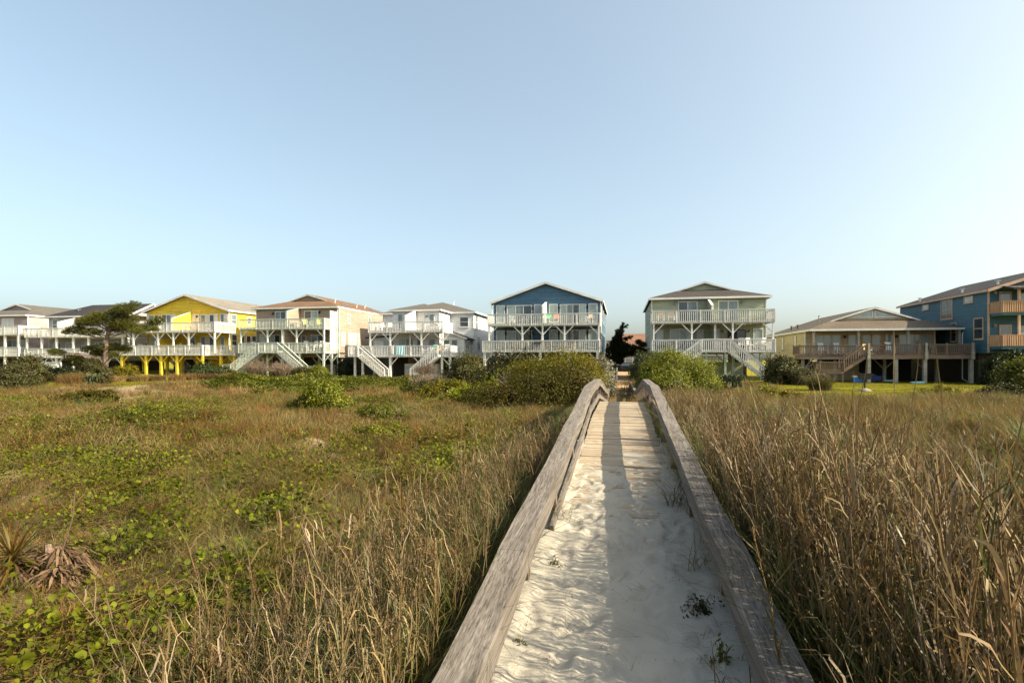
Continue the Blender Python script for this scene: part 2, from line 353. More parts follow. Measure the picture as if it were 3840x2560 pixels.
for s in (-1, 1):
    for a, b in zip([5.5, 7, 9.4, 11.6, 15.9, 20], [7, 9.4, 11.6, 15.9, 20, 26.2]):
        m.bar((s*.56, a, deck_z(a)-.15), (s*.56, b, deck_z(b)-.15), .04, .2)
m.build('joist', POSTW, bw, ORG)
def rail_run(pts, s, x_in, cap_w=.18, name='handrail'):
    """one continuous cap board with its side board, bending with the slope (cap top follows pts)"""
    out = MB(); sub = []
    for (ya, za), (yb, zb) in zip(pts, pts[1:]):
        k = max(1, int((yb-ya)/.45))
        sub += [(ya+(yb-ya)*i/k, za+(zb-za)*i/k) for i in range(k)]
    sub.append(pts[-1])
    for (xa, xb, za, zb) in ((x_in, x_in+cap_w, 0, .042), (x_in+.006, x_in+.046, .044, .19)):
        n = len(out.v)
        for i, (yy, zz) in enumerate(sub):
            j = .004*math.sin(yy*2.1+s)+.003*math.sin(yy*5.3); zz = zz+.004*math.sin(yy*3.1+s*2)
            out.v += [(s*(xa+j), yy, zz-za), (s*(xb+j), yy, zz-za), (s*(xb+j), yy, zz-zb), (s*(xa+j), yy, zz-zb)]
        for i in range(len(sub)-1):
            A = n+4*i; B = A+4
            for q in range(4):
                f = (A+q, A+(q+1) % 4, B+(q+1) % 4, B+q); out.f.append(f if s < 0 else f[::-1])
        out.f += [(n, n+1, n+2, n+3), tuple(reversed(range(len(out.v)-4, len(out.v))))]
    return out.build(name, RAILW, bw, ORG)
segs = [(0, 3), (3, 5), (5, 7), (7, 8), (8, 10)]
for s in (-1, 1):
    for a, b in segs:
        pts = RAIL[a:b+1]; pts = [(pts[0][0]+.004, pts[0][1])] + pts[1:]
        rail_run(pts, s, .6)
    rail_run([(26.4, .73), (33, .62), (40.5, .55)], s, .62 if s < 0 else .60, .15)
    mid = [(yy, zz-.50) for yy, zz in RAIL if yy > 4.5]
    for a, b in zip(mid, mid[1:]):
        mx_ = .645 if s < 0 else .80; q = MB(); q.bar((s*mx_, a[0]+.003, a[1]), (s*mx_, b[0]-.003, b[1]), .04, .12); q.build('middle_rail', RAILW, bw, ORG)
    q = MB(); q.bar((s*.655, 26.5, .36), (s*.655, 40.4, .2), .04, .12); q.build('middle_rail', RAILW, bw, ORG)
    for yy in [1.9, 3.9, 5.6, 7.6, 9.5, 11.7, 13.6, 15.85, 17.9, 20, 22, 24, 26.1, 29, 32, 35, 38, 40.3]:
        zt = float(prof(RAIL, yy)) if yy < 26.3 else float(np.interp(yy, [26.4, 33, 40.5], [.73, .62, .55]))
        q = MB(); q.box(s*.668, s*.765, yy-.05, yy+.05, float(H(s*.7, yy))-.35, zt-.046); q.build('post', POSTW, bw, ORG)
# sand on the near half, blown over the boards
px_ = np.linspace(-.80, .80, 81); py_ = np.concatenate([np.linspace(-2.5, 1.2, 40)[:-1], np.arange(1.2, 9.8, .02)])
PX, PY = np.meshgrid(px_, py_); PZ = deck_z(PY) + .008
PZ += .03*np.exp(-((np.abs(PX)-.72)/.16)**2) + .010*np.sin(PX*5+PY*1.3)*np.sin(PY*2.1) + .006*np.sin(PX*14+PY*4)*np.sin(PY*9-PX*6)
for _ in range(330):
    fx, fy = random.uniform(-.58, .58), random.uniform(.8, 8.2); a = random.gauss(0, .4); dp = random.uniform(.008, .027)*random.choice((.5, 1, 1))
    u = (PX-fx)*math.cos(a)+(PY-fy)*math.sin(a); v = -(PX-fx)*math.sin(a)+(PY-fy)*math.cos(a)
    wv = random.uniform(.04, .065); r2 = (u/wv)**2+(v/random.uniform(.09, .14))**2
    PZ += -dp*np.exp(-r2**1.4) + dp*.3*np.exp(-((np.sqrt(r2)-1.4)/.5)**2)
for _ in range(620):
    fx, fy = random.uniform(-.7, .7), random.uniform(.8, 9); r = random.choice((.03, .05, .08, .11))*random.uniform(.7, 1.2); PZ += r*random.uniform(-.2, .15)*np.exp(-((PX-fx)**2+(PY-fy)**2)/r**2)
fade = sst(6.4, 9.3, PY); PZ = PZ*(1-fade) + fade*(deck_z(PY)-.012+.004*np.sin(PX*9+PY*3)+.013*np.sin(PX*3.1+1)*np.sin(PY*4))
PZ = np.where(np.abs(PX) > .78, PZ-.25, PZ)
ii = np.arange(PX.size).reshape(PX.shape); Fp = np.stack([ii[:-1, :-1], ii[:-1, 1:], ii[1:, 1:], ii[1:, :-1]], -1).reshape(-1, 4)
o = link_mesh('sand_path', np.stack([PX, PY, PZ], -1).reshape(-1, 3), Fp, SAND, smooth=True); o['kind'] = 'structure'
px_ = np.linspace(-.95, .95, 11); py_ = np.arange(25.6, 110, .4); PX, PY = np.meshgrid(px_, py_)
PX = PX*(1+.12*np.sin(PY*.8)) + .2*sst(30, 48, PY)
PZ = np.maximum(H(PX, PY)+.02, 0) + .02*np.sin(PX*4+PY*2.1)*np.sin(PY*1.3); PZ = np.where(np.abs(PX-.2*sst(30, 48, PY)) > .9, PZ-.08, PZ)
PZ = np.where(PY < 41, deck_z(PY)+.03+.012*np.sin(PY*3+PX), PZ)
ii = np.arange(PX.size).reshape(PX.shape); Fp = np.stack([ii[:-1, :-1], ii[:-1, 1:], ii[1:, 1:], ii[1:, :-1]], -1).reshape(-1, 4)
o = link_mesh('dirt_path', np.stack([PX, PY, PZ], -1).reshape(-1, 3), Fp, DIRT, smooth=True); o['kind'] = 'structure'

# ------------------------------------------------------------------ houses
def fb(mb, face, c, a0, a1, o0, o1, z0, z1):
    if face == 'f': mb.box(a0, a1, c-o1, c-o0, z0, z1)
    elif face == 'r': mb.box(c+o0, c+o1, a0, a1, z0, z1)
    else: mb.box(c-o1, c-o0, a0, a1, z0, z1)
def clap(mb, face, c, lo, hi, z0, z1, ex=.2):
    L = lo if callable(lo) else (lambda z: lo); R = hi if callable(hi) else (lambda z: hi)
    P = {'f': lambda a, o, z: (a, c-o, z), 'r': lambda a, o, z: (c+o, a, z), 'l': lambda a, o, z: (c-o, a, z)}[face]
    z = z0
    while z < z1-.01:
        t = min(z+ex, z1)
        mb.quad(P(L(z), .034, z), P(R(z), .034, z), P(R(t), .003, t), P(L(t), .003, t))
        mb.quad(P(L(z), .034, z), P(R(z), .034, z), P(R(z), 0, z), P(L(z), 0, z)); z = t
class House:
    def __init__(s, name, label, x0, x1, yw, y1, z0, ze, siding, trim=None, cat='house', group='beach houses on stilts facing the dune'):
        s.x0, s.x1, s.yw, s.y1, s.z0, s.ze = x0, x1, yw, y1, z0, ze; s.org = ((x0+x1)/2, yw, 0.1); s.siding = siding; s.trim = trim or WHITE
        s.root = empty(name, s.org, label, cat, group)
    def part(s, mb, name, mat, parent=None): return mb.build(name, mat, parent or s.root, s.org)
    def block(s, x0=None, x1=None, yw=None, y1=None, z0=None, ze=None, gable=None, sides='flr', name='wall', mat=None, corner=True):
        x0 = s.x0 if x0 is None else x0; x1 = s.x1 if x1 is None else x1; yw = s.yw if yw is None else yw; y1 = s.y1 if y1 is None else y1
        z0 = s.z0 if z0 is None else z0; ze = s.ze if ze is None else ze
        mb = MB(); mb.box(x0+.01, x1-.01, yw+.01, y1, z0+.006, ze-.004)
        if 'f' in sides: clap(mb, 'f', yw, x0, x1, z0, ze)
        if 'l' in sides: clap(mb, 'l', x0, yw, y1, z0, ze)
        if 'r' in sides: clap(mb, 'r', x1, yw, y1, z0, ze)
        if gable:   # (centre x, apex z, slope)
            cx, zr, k = gable
            clap(mb, 'f', yw, lambda z: max(x0, cx-(zr-z)/k), lambda z: min(x1, cx+(zr-z)/k), ze, zr)
        s.part(mb, name, mat or s.siding)
        if corner:
            for x in (x0, x1): s.part(MB().box(x-.045, x+.045, yw-.05, yw+.09, z0-.003, ze-.03), 'corner_trim', s.trim)
    def gable_roof(s, xa, xb, ya, yb, ze, zr, mat, rake=True):
        cx = (xa+xb)/2; mb = MB(); t = .14
        mb.prism([(xa, ze), (cx, zr), (xb, ze), (xb, ze-t), (cx, zr-t), (xa, ze-t)], 'y', ya, yb); r = s.part(mb, 'roof', mat)
        mb = MB(); k = (zr-ze)/(cx-xa)
        for sx, x in ((-1, xa), (1, xb)):
            a, b = (x, ze), (cx, zr)
            mb.prism([(a[0], a[1]+.012), (b[0], b[1]+.012), (b[0], b[1]-.24), (a[0], a[1]-.24)], 'y', ya-.04, ya-.004)
            mb.box(x-.03 if sx < 0 else x+.004, x-.004 if sx < 0 else x+.03, ya-.04, yb, ze-.2, ze-.01)
        s.part(mb, 'fascia', s.trim)
        return r
    def dutch_roof(s, xa, xb, ya, yb, ze, k, run, mat, gmat=None):
        """hip at the front with a small gablet, ridge running back"""
        cx = (xa+xb)/2; hw = (xb-xa)/2; zg = ze+k*run; zr = ze+k*hw; yg = ya+run; yo = yg-.3
        mb = MB(); mb.quad((xa, ya, ze), (xb, ya, ze), (xb-run, yg, zg), (xa+run, yg, zg))
        mb.quad((xa, ya, ze), (xa+run, yg, zg), (cx, yg, zr), (cx, yb, zr), (xa, yb, ze)); mb.quad((xb, ya, ze), (xb, yb, ze), (cx, yb, zr), (cx, yg, zr), (xb-run, yg, zg))
        mb.quad((xa+run, yo, zg), (cx, yo, zr), (cx, yg, zr), (xa+run, yg, zg)); mb.quad((xb-run, yo, zg), (xb-run, yg, zg), (cx, yg, zr), (cx, yo, zr))
        mb.quad((xa, yb, ze), (cx, yb, zr), (xb, yb, ze)); mb.box(xa, xb, ya, yb, ze-.12, ze-.003); r = s.part(mb, 'roof', mat)
        mb = MB(); clap(mb, 'f', yg-.05, lambda z: cx-(zr-z)/k, lambda z: cx+(zr-z)/k, zg, zr-.02); s.part(mb, 'gable', gmat or s.siding)
        mb = MB()
        for x in (xa+run, xb-run): mb.prism([(x+(.25 if x > cx else -.25), zg-.07), (cx, zr+.02), (cx, zr-.2), (x+(.12 if x > cx else -.12), zg-.15), ], 'y', yo-.05, yo-.004)
        mb.box(xa-.03, xb+.03, ya-.04, ya-.004, ze-.2, ze-.01)
        for x0, x1 in ((xa-.03, xa-.004), (xb+.004, xb+.03)): mb.box(x0, x1, ya, yb, ze-.2, ze-.01)
        s.part(mb, 'fascia', s.trim); s.gablet = (cx, yg-.05, zg, zr); return r
    def hip_roof(s, xa, xb, ya, yb, ze, k, mat, along='y'):
        w, l = xb-xa, yb-ya; hw = min(w, l)/2; zr = ze+k*hw; cx, cy = (xa+xb)/2, (ya+yb)/2
        if w <= l: a, b = (cx, ya+hw, zr), (cx, yb-hw, zr)
        else: a, b = (xa+hw, cy, zr), (xb-hw, cy, zr)
        p = [(xa, ya, ze), (xb, ya, ze), (xb, yb, ze), (xa, yb, ze)]; mb = MB()
        if w <= l: mb.quad(p[0], p[1], a); mb.quad(p[1], p[2], b, a); mb.quad(p[2], p[3], b); mb.quad(p[3], p[0], a, b)
        else: mb.quad(p[0], p[1], b, a); mb.quad(p[1], p[2], b); mb.quad(p[2], p[3], a, b); mb.quad(p[3], p[0], a)
        mb.box(xa, xb, ya, yb, ze-.12, ze-.003); r = s.part(mb, 'roof', mat); mb = MB()
        mb.box(xa-.03, xb+.03, ya-.04, ya-.004, ze-.2, ze-.01)
        for x0, x1 in ((xa-.03, xa-.004), (xb+.004, xb+.03)): mb.box(x0, x1, ya, yb, ze-.2, ze-.01)
        s.part(mb, 'fascia', s.trim); return r
    def vents(s, roof, pts, mat=None, r=.06, h=.4):
        for p in pts:
            mb = MB(); mb.tube([(p[0], p[1], p[2]-.4), (p[0], p[1], p[2]+h)], r, 8); mb.box(p[0]-r*2, p[0]+r*2, p[1]-r*2, p[1]+r*2, p[2]+h, p[2]+h+.05); s.part(mb, 'vent_pipe', mat or CHROME, roof)
    def window(s, face, c, a0, a1, z0, z1, panes=GDARK, sash=True, fr=.09, trim=None, name='window', cols=1):
        if abs(a1-a0) < .3: return
        mb = MB(); tr = trim or s.trim
        fb(mb, face, c, a0, a0+fr, .0, .07, z0, z1); fb(mb, face, c, a1-fr, a1, .0, .07, z0, z1)
        fb(mb, face, c, a0+fr, a1-fr, .0, .068, z1-fr, z1); fb(mb, face, c, a0+fr, a1-fr, .0, .068, z0, z0+fr); fb(mb, face, c, a0-.04, a1+.04, .0, .1, z0-.06, z0-.002)
        pl = panes if isinstance(panes, (list, tuple)) else [panes]*cols; n = len(pl); wd = (a1-a0-2*fr)/n
        for i in range(1, n): q = a0+fr+wd*i; fb(mb, face, c, q-.035, q+.035, .0, .062, z0+fr, z1-fr)
        zm = (z0+z1)/2
        if sash: fb(mb, face, c, a0+fr, a1-fr, .0, .058, zm-.03, zm+.03)
        f = s.part(mb, name, tr)
        for i, pm in enumerate(pl):
            mb = MB(); fb(mb, face, c, a0+fr+wd*i+.001, a0+fr+wd*(i+1)-.001, .01, .042+.002*(i % 2), z0+fr-.001, z1-fr+.001); s.part(mb, 'pane', pm, f)
        return f
    def door(s, face, c, a0, a1, z0, z1, panes, **k): return s.window(face, c, a0, a1, z0, z1, panes, sash=False, name='sliding_door', **k)
    def lamp(s, x, y, z, mat=METAL):
        mb = MB(); mb.box(x-.05, x+.05, y-.05, y, z-.02, z+.2); mb.box(x-.08, x+.08, y-.2, y-.05, z-.1, z+.14); s.part(mb, 'wall_lamp', mat)
    def railing(s, p, q, mat, drop=.22, hgt=.95, sp=.19, bw=.058, name='railing', low=False, pstep=2.4, pw=.1):
        """p, q = (x, y, floor z); balusters hang over the rim"""
        p, q = Vector(p), Vector(q); L = math.hypot(q.x-p.x, q.y-p.y); mb = MB(); up = Vector((0, 0, 1)); d = (q-p)
        for dz, w_, h_ in ((hgt+.02, .12, .04), (hgt-.06, .04, .09)): mb.bar(p+up*dz, q+up*dz, w_, h_)
        if low: mb.bar(p+up*.09, q+up*.09, .04, .08)
        n = max(1, int(L/sp))
        for i in range(n+1):
            c = p+d*(i/n); mb.box(c.x-bw/2, c.x+bw/2, c.y-bw/2, c.y+bw/2, c.z-drop, c.z+hgt-.02)
        n = max(1, round(L/pstep))
        for i in range(n+1):
            c = p+d*(i/n); mb.box(c.x-pw/2, c.x+pw/2, c.y-pw/2-.002, c.y+pw/2+.002, c.z-drop-.03, c.z+hgt+(.12 if low else 0))
        return s.part(mb, name, mat)
    def deck(s, x0, x1, y0, y1, zb, mat, floor=FLOORW, rails='flr', th=.28, low=False, **k):
        mb = MB(); mb.box(x0, x1, y0, y0+.05, zb, zb+th-.03); mb.box(x0, x0+.05, y0+.05, y1-.03, zb, zb+th-.03); mb.box(x1-.05, x1, y0+.05, y1-.03, zb, zb+th-.03)
        yy = y0+.6
        while yy < y1-.2: mb.box(x0+.05, x1-.05, yy, yy+.05, zb+.02, zb+th-.04); yy += .8
        dk = s.part(mb, 'deck', mat); mb = MB(); yy = y0-.02
        while yy < y1-.03: mb.box(x0-.02, x1+.02, yy, min(yy+.135, y1-.03), zb+th-.03, zb+th); yy += .142
        s.part(mb, 'deck_floor', floor, dk); f = zb+th; e = .035
        if 'f' in rails: s.railing((x0-e+.01, y0-e, f), (x1+e-.01, y0-e, f), mat, low=low, **k)
        if 'l' in rails: s.railing((x0-e, y0+.06, f), (x0-e, y1-.08, f), mat, low=low, **k)
        if 'r' in rails: s.railing((x1+e, y0+.06, f), (x1+e, y1-.08, f), mat, low=low, **k)
        return f
    def post(s, x, y, z0, z1, w, mat, br=(-1, 1), bl=.95, bmat=None, name='post'):
        mb = MB(); mb.box(x-w/2, x+w/2, y-w/2, y+w/2, z0, z1-.002); o = s.part(mb, name, mat)
        for d in br:
            mb = MB(); mb.bar((x+d*w*.3, y-.012*d, z1-bl), (x+d*bl, y-.012*d, z1-.01), w*.55, .09); s.part(mb, 'brace', bmat or mat, o)
        return o
    def stairs(s, xt, zt, xb, zb, y0, y1, mat, tread, rails=(1, 1), railmat=None, drop=.1):
        mb = MB(); n = max(3, round(abs(zt-zb)/.19)); dx = (xb-xt)/n; dz = (zb-zt)/n
        for yy in (y0+.04, y1-.04): mb.bar((xt, yy, zt-.16), (xb, yy, zb-.12), .05, .27)
        mb.box(xt-.03, xt+.03, y0+.064, y1-.064, zt-.25, zt-.05); st = s.part(mb, 'stairs', mat); mb = MB()
        for i in range(n):
            xx = xt+dx*(i+.5); z = zt+dz*(i+.5); mb.box(xx-.14, xx+.14, y0+.066, y1-.066, z-.02, z+.02)
        s.part(mb, 'tread', tread, st)
        for f_, yy in zip(rails, (y0+.0, y1-.0)):
            if f_: s.railing((xt, yy, zt), (xb, yy, zb), railmat or mat, drop=drop, name='stair_railing', pstep=9, pw=.09)
    def partition(s, x, y0, y1, z0, zf, zb, mat, th=.16):
        mb = MB(); mb.prism([(y0, z0), (y1, z0), (y1, zb), (y0, zf)], 'x', x-th/2, x+th/2)
        nz = int((zf-z0)/.2)
        for i in range(nz): mb.box(x+th/2, x+th/2+.012, y0+.002, y1-.03, z0+.2*i+.01, z0+.2*i+.10)
        o = s.part(mb, 'privacy_wall', mat); mb = MB(); mb.bar((x, y0-.04, zf+.02), (x, y1-.03, zb+.02), th+.06, .04); mb.box(x-th/2-.014, x+th/2+.02, y0-.05, y0-.003, z0, zf-.002); s.part(mb, 'wall_cap', s.trim, o)
    def spout(s, pts, mat=None, r=.045): mb = MB(); mb.tube(pts, r, 6); s.part(mb, 'downspout', mat or s.trim)
    def enclosure(s, x0, x1, y0, y1, z1, mat, z0=-.3):
        mb = MB(); mb.box(x0, x1, y0, y1, z0, z1); return s.part(mb, 'storage_room', mat)

# --- blue duplex
h = House('beach_house', 'blue gabled duplex with white decks directly behind the golden hedge', -14.1, -2.2, 58.5, 76, 2.95, 8.5, BLUE)
h.block(gable=(-8.17, 10.62, .347)); rf = h.gable_roof(-14.45, -1.9, 58.1, 76.4, 8.64, 10.8, RGREY)
for z in (6.3, 3.5):
    h.window('f', 58.5, -13.8, -12.8, z, z+2.03, GPALE, sash=False); h.door('f', 58.5, -12.58, -9.7, z-.2, z+2.0, [GPALE, GMID, GDARK])
    if z > 5: h.window('f', 58.5, -9.5, -8.5, z, z+2.05, GPALE, sash=False)
    h.window('f', 58.5, -7.82, -6.85, z, z+2.05, GPALE, sash=False); h.door('f', 58.5, -6.62, -3.74, z-.2, z+2.0, [GPALE, GMID, GDARK, GPALE]); h.window('f', 58.5, -3.5, -2.53, z, z+2.03, GPALE, sash=False)
    for x in (-12.69, -9.6, -6.73, -3.62): h.lamp(x, 58.47, z+1.6)
    for yy in (61, 66, 70.5): h.window('r', -2.2, yy, yy+.9, z+.3, z+1.9, GMID)
h.deck(-14.05, -2.2, 55.7, 58.45, 5.8, WHITE); h.deck(-14.6, -2.25, 55.7, 58.45, 3.0, WHITE)
for x, b in ((-13.97, (1,)), (-10.32, (-1, 1)), (-8.14, (-1, 1)), (-5.82, (-1, 1)), (-2.28, (-1,))): h.post(x, 55.82, 3.28, 5.8, .16, WHITE, b)
for x, b in ((-14.45, (1,)), (-11.4, (-1, 1)), (-8.4, (-1, 1)), (-5.4, (-1, 1)), (-2.4, (-1,))): h.post(x, 55.85, -.2, 3.0, .26, WHITE2, b, name='pile'); h.post(x, 60.5, -.2, 2.95, .26, WHITE2, (), name='pile')
h.partition(-8.13, 55.85, 58.46, 6.08, 7.85, 8.55, PALEGREEN); h.partition(-8.3, 56.4, 58.46, 3.28, 4.7, 5.4, BLUE)
h.spout([(-14.38, 58.05, 8.5), (-14.25, 58.3, 8.1), (-14.22, 58.4, 3)]); h.spout([(-1.95, 58.15, 8.45), (-2.1, 58.35, 8.0), (-2.12, 58.42, 3)])
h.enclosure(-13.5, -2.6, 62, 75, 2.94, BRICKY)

# --- sage green duplex
h = House('beach_house', 'sage green duplex with dark hipped roof and twin white stairs', 3.06, 13.96, 56.5, 71.5, 2.9, 8.4, GREEN)
h.block(); rf = h.dutch_roof(2.78, 14.4, 56.05, 71.9, 8.5, .335, 3.2, RTAUPE); h.vents(rf, [(4.4, 63, 9.05), (12.6, 62, 9.1)], METAL)
h.door('f', 56.5, 5.64, 7.53, 6.0, 8.12, [GDARK, GMID]); h.door('f', 56.5, 9.49, 11.4, 6.0, 8.12, [GMID, GMID])
h.window('f', 56.5, 3.36, 4.3, 3.6, 5.38, CURTAIN, sash=False, trim=GREEN); h.door('f', 56.5, 4.84, 6.8, 3.2, 5.36, [GPALE, GPALE]); h.window('f', 56.5, 7.36, 8.2, 3.2, 5.33, CURTAIN, sash=False, name='door', trim=GREEN)
h.window('f', 56.5, 9.0, 9.72, 3.5, 5.32, GPALE, sash=False, trim=TRIMTAN); h.door('f', 56.5, 10.4, 12.1, 3.2, 5.2, [BLACK, GDARK], trim=CH_DARK); h.window('f', 56.5, 12.76, 13.7, 3.5, 5.3, GPALE, sash=False)
for x, z in ((5.35, 7.9), (11.75, 7.9), (9.95, 5.0), (12.4, 5.0)): h.lamp(x, 56.47, z, CONC)
for z in (3.6, 6.5):
    for yy in (58.3, 61.5, 65.0, 68): h.window('l', 3.06, yy, yy+1.1, z, z+1.5, GMID)
h.deck(3.02, 14.02, 53.7, 56.45, 5.72, WHITE); h.deck(3.0, 14.04, 53.7, 56.45, 2.9, WHITE)
for x, b in ((3.1, (1,)), (6.65, (-1, 1)), (10.36, (-1, 1)), (13.92, (-1,))): h.post(x, 53.82, 3.18, 5.72, .16, WHITE, b)
for x, b in ((3.15, (1,)), (6.6, ()), (10.4, ()), (13.85, (-1,))): h.post(x, 53.9, -.2, 2.9, .26, SAGEPOST, b, name='pile'); h.post(x, 58, -.2, 2.9, .26, SAGEPOST, (-1,), name='pile')
h.deck(7.45, 9.88, 52.6, 53.62, 2.9, WHITE, rails='f')
for x in (7.8, 9.5): h.post(x, 52.75, -.2, 2.9, .18, SAGEPOST, (), name='pile')
h.stairs(7.4, 3.15, 3.6, .35, 52.55, 53.6, WHITE2, FLOORW); h.stairs(9.92, 3.15, 13.2, .45, 52.55, 53.6, WHITE2, FLOORW)
mb = MB(); mb.box(13.2, 14.4, 52.5, 53.62, .12, .42); mb.box(14.3, 14.4, 52.5, 53.62, .43, 1.55); h.part(mb, 'landing', WHITE)
h.partition(8.55, 53.85, 56.46, 6.0, 7.4, 8.3, GREEN); h.partition(8.85, 54.3, 56.46, 3.18, 5.6, 5.7, GREEN)
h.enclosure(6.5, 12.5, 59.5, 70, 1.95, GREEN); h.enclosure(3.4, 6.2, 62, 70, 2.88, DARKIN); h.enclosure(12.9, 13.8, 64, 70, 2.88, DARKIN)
mb = MB(); mb.box(8.3, 10.3, 59.2, 59.45, 2.0, 2.08); mb.box(8.3, 10.3, 59.2, 59.45, 2.52, 2.6)
for i in range(15): mb.box(8.3+i*.14, 8.36+i*.14, 59.3, 59.36, 2.0, 2.6)
h.part(mb, 'under_deck_screen', WHITE)

# --- tan duplex with brown roof
h = House('beach_house', 'tan duplex with brown hipped roof and pale green decks, next to the yellow house', -44.75, -33.45, 59, 76, 2.5, 8.55, TAN, PALEGREEN)
h.block(); rf = h.dutch_roof(-45.3, -33.4, 58.6, 76.4, 8.66, .333, 3.4, RBROWN); h.vents(rf, [(-36, 62.5, 9.5), (-35.1, 66.5, 9.2), (-36.2, 71, 9.6)], PALEGREEN)
for y in (64.0, 72.5):
    mb = MB(); mb.quad((-35.2, y, 9.3), (-35.2, y+1.3, 9.3), (-36.2, y+1.3, 9.64), (-36.2, y, 9.64)); mb.quad((-35.2, y, 9.1), (-35.2, y, 9.3), (-36.2, y, 9.64), (-36.2, y, 9.4)); h.part(mb, 'skylight', GDARK, rf)
h.door('f', 59, -42.1, -40.6, 6.1, 8.22, [GMID, GDARK]); h.door('f', 59, -38.1, -36.2, 6.1, 8.22, [GDARK, GPALE])
h.lamp(-42.35, 58.97, 7.9); h.lamp(-36.0, 58.97, 7.95)
h.window('f', 59, -44.3, -43.4, 3.3, 5.4, CURTAIN, sash=False, name='door'); h.door('f', 59, -42.9, -41.4, 3.3, 5.3, [GPALE, BLACK]); h.window('f', 59, -38.55, -37.8, 3.9, 5.2, GMID); h.door('f', 59, -37.2, -35.4, 3.3, 5.25, [GMID, GDARK])
h.window('r', -33.45, 61.0, 61.6, 6.7, 8.0, GMID); h.window('r', -33.45, 66.5, 67.3, 6.4, 8.0, GMID); h.window('r', -33.45, 59.5, 60.4, 3.9, 5.6, GPALE, trim=WHITE)
for y in (61.2, 62.2, 63.2): h.window('r', -33.45, y, y+.8, 3.8, 5.6, GPALE, trim=WHITE)
h.deck(-44.9, -33.75, 56.2, 58.95, 5.78, PALEGREEN, rails='fr'); h.deck(-45.0, -33.8, 56.2, 58.95, 2.96, PALEGREEN)
h.deck(-48.2, -44.9, 57.0, 58.95, 5.78, PALEGREEN, rails='f') if False else None
for x, b in ((-44.84, (1,)), (-41.23, (-1, 1)), (-39.29, ()), (-37.37, (-1, 1)), (-33.85, (-1,))): h.post(x, 56.32, 3.24, 5.78, .16, PALEGREEN, b)
for x, b in ((-44.85, (1,)), (-41.25, (1,)), (-39.3, (-1, 1)), (-33.9, (-1, 1)), (-37.0, ())): h.post(x, 56.35, -.2, 2.96, .2, PALEGREEN, b, name='pile'); h.post(x, 60.5, -.2, 2.5, .24, PALEGREEN, (-1,), name='pile')
h.post(-33.6, 57.6, -.2, 2.96, .2, PALEGREEN, (-1, 1), name='pile')
h.deck(-41.5, -39.05, 55.1, 56.12, 2.96, PALEGREEN, rails='f')
h.stairs(-41.5, 3.2, -45.2, .75, 55.05, 56.1, PALEGREEN, FLOORW); h.stairs(-39.05, 3.2, -35.8, .55, 55.05, 56.1, PALEGREEN, DECKWOOD)
h.railing((-46.3, 55.05, .7), (-45.2, 55.05, .7), PALEGREEN, name='stair_railing'); h.railing((-35.8, 55.05, .5), (-34.0, 55.05, .5), PALEGREEN, name='stair_railing')
h.partition(-38.75, 56.45, 58.96, 6.06, 7.95, 8.5, TAN); h.partition(-39.2, 56.45, 58.96, 3.24, 5.6, 5.75, TAN)
for z0, z1 in ((6.1, 8.0), (3.3, 5.75)):
    mb = MB()
    for i in range(8): mb.box(-33.72, -33.69, 57.5+i*.17, 57.66+i*.17, z0, z1)
    mb.box(-33.76, -33.69, 57.42, 57.5, z0, z1+.05); h.part(mb, 'privacy_screen', PALEGREEN)
h.spout([(-33.5, 58.6, 8.5), (-33.6, 58.9, 8.2), (-33.6, 58.93, .1)], PALEGREEN); h.enclosure(-44.3, -34, 61.5, 75, 2.48, DARKIN); h.enclosure(-38, -35, 60.8, 61.4, 1.6, TAN)

# --- yellow duplex
h = House('beach_house', 'bright yellow gabled house standing on yellow posts', -61.0, -48.7, 59, 77, 2.35, 8.4, YELLOW)
h.block(gable=(-54.95, 10.5, .345)); rf = h.gable_roof(-61.4, -48.4, 58.55, 77.4, 8.5, 10.66, RPALE); h.vents(rf, [(-49.3, 66.5, 8.8)], CHROME, .08, .12)
h.window('f', 59, -60.8, -59.9, 6.4, 8.1, GMID, sash=False); h.door('f', 59, -58.75, -57.25, 6.0, 8.1, [GDARK, GMID]); h.window('f', 59, -56.0, -55.2, 6.4, 8.1, GMID, sash=False)
for a in (-59.4, -57.1, -53.45, -50.75, -49.35): mb = MB(); mb.box(a, a+.45, 58.9, 58.97, 6.2, 8.1); h.part(mb, 'shutter', WHITE)
h.window('f', 59, -54.5, -53.55, 6.4, 8.1, CURTAIN, sash=False); h.door('f', 59, -52.85, -50.8, 6.0, 8.0, [GMID, CURTAIN, GDARK]); h.window('f', 59, -49.95, -49.35, 6.3, 8.05, GMID, sash=False)
h.window('f', 59, -60.6, -59.4, 3.1, 5.2, CURTAIN, sash=False, name='door'); h.door('f', 59, -58.7, -57.3, 3.1, 5.15, [GDARK, GMID]); h.window('f', 59, -54.4, -53.6, 3.3, 5.15, GMID, sash=False); h.door('f', 59, -52.9, -50.8, 3.1, 5.15, [GMID, CURTAIN, GDARK]); h.window('f', 59, -49.9, -49.3, 3.3, 5.15, GMID, sash=False); h.lamp(-53.3, 58.97, 7.75)
h.window('r', -48.7, 59.3, 60.3, 6.6, 8.05, GMID); h.window('r', -48.7, 62.3, 63.1, 6.9, 7.9, GMID); h.window('r', -48.7, 59.4, 60.4, 3.8, 5.5, GDARK)
for y in (60.9, 62.1, 63.2): h.window('r', -48.7, y, y+.9, 3.8, 5.45, GDARK)
h.deck(-61.3, -47.75, 55.5, 58.95, 5.52, WHITE); h.deck(-61.45, -49.5, 55.5, 58.95, 2.72, WHITE, rails='fl'); h.deck(-49.44, -46.1, 56.6, 58.95, 2.72, WHITE, rails='fr')
h.railing((-49.45, 55.55, 3.0), (-49.45, 56.5, 3.0), WHITE)
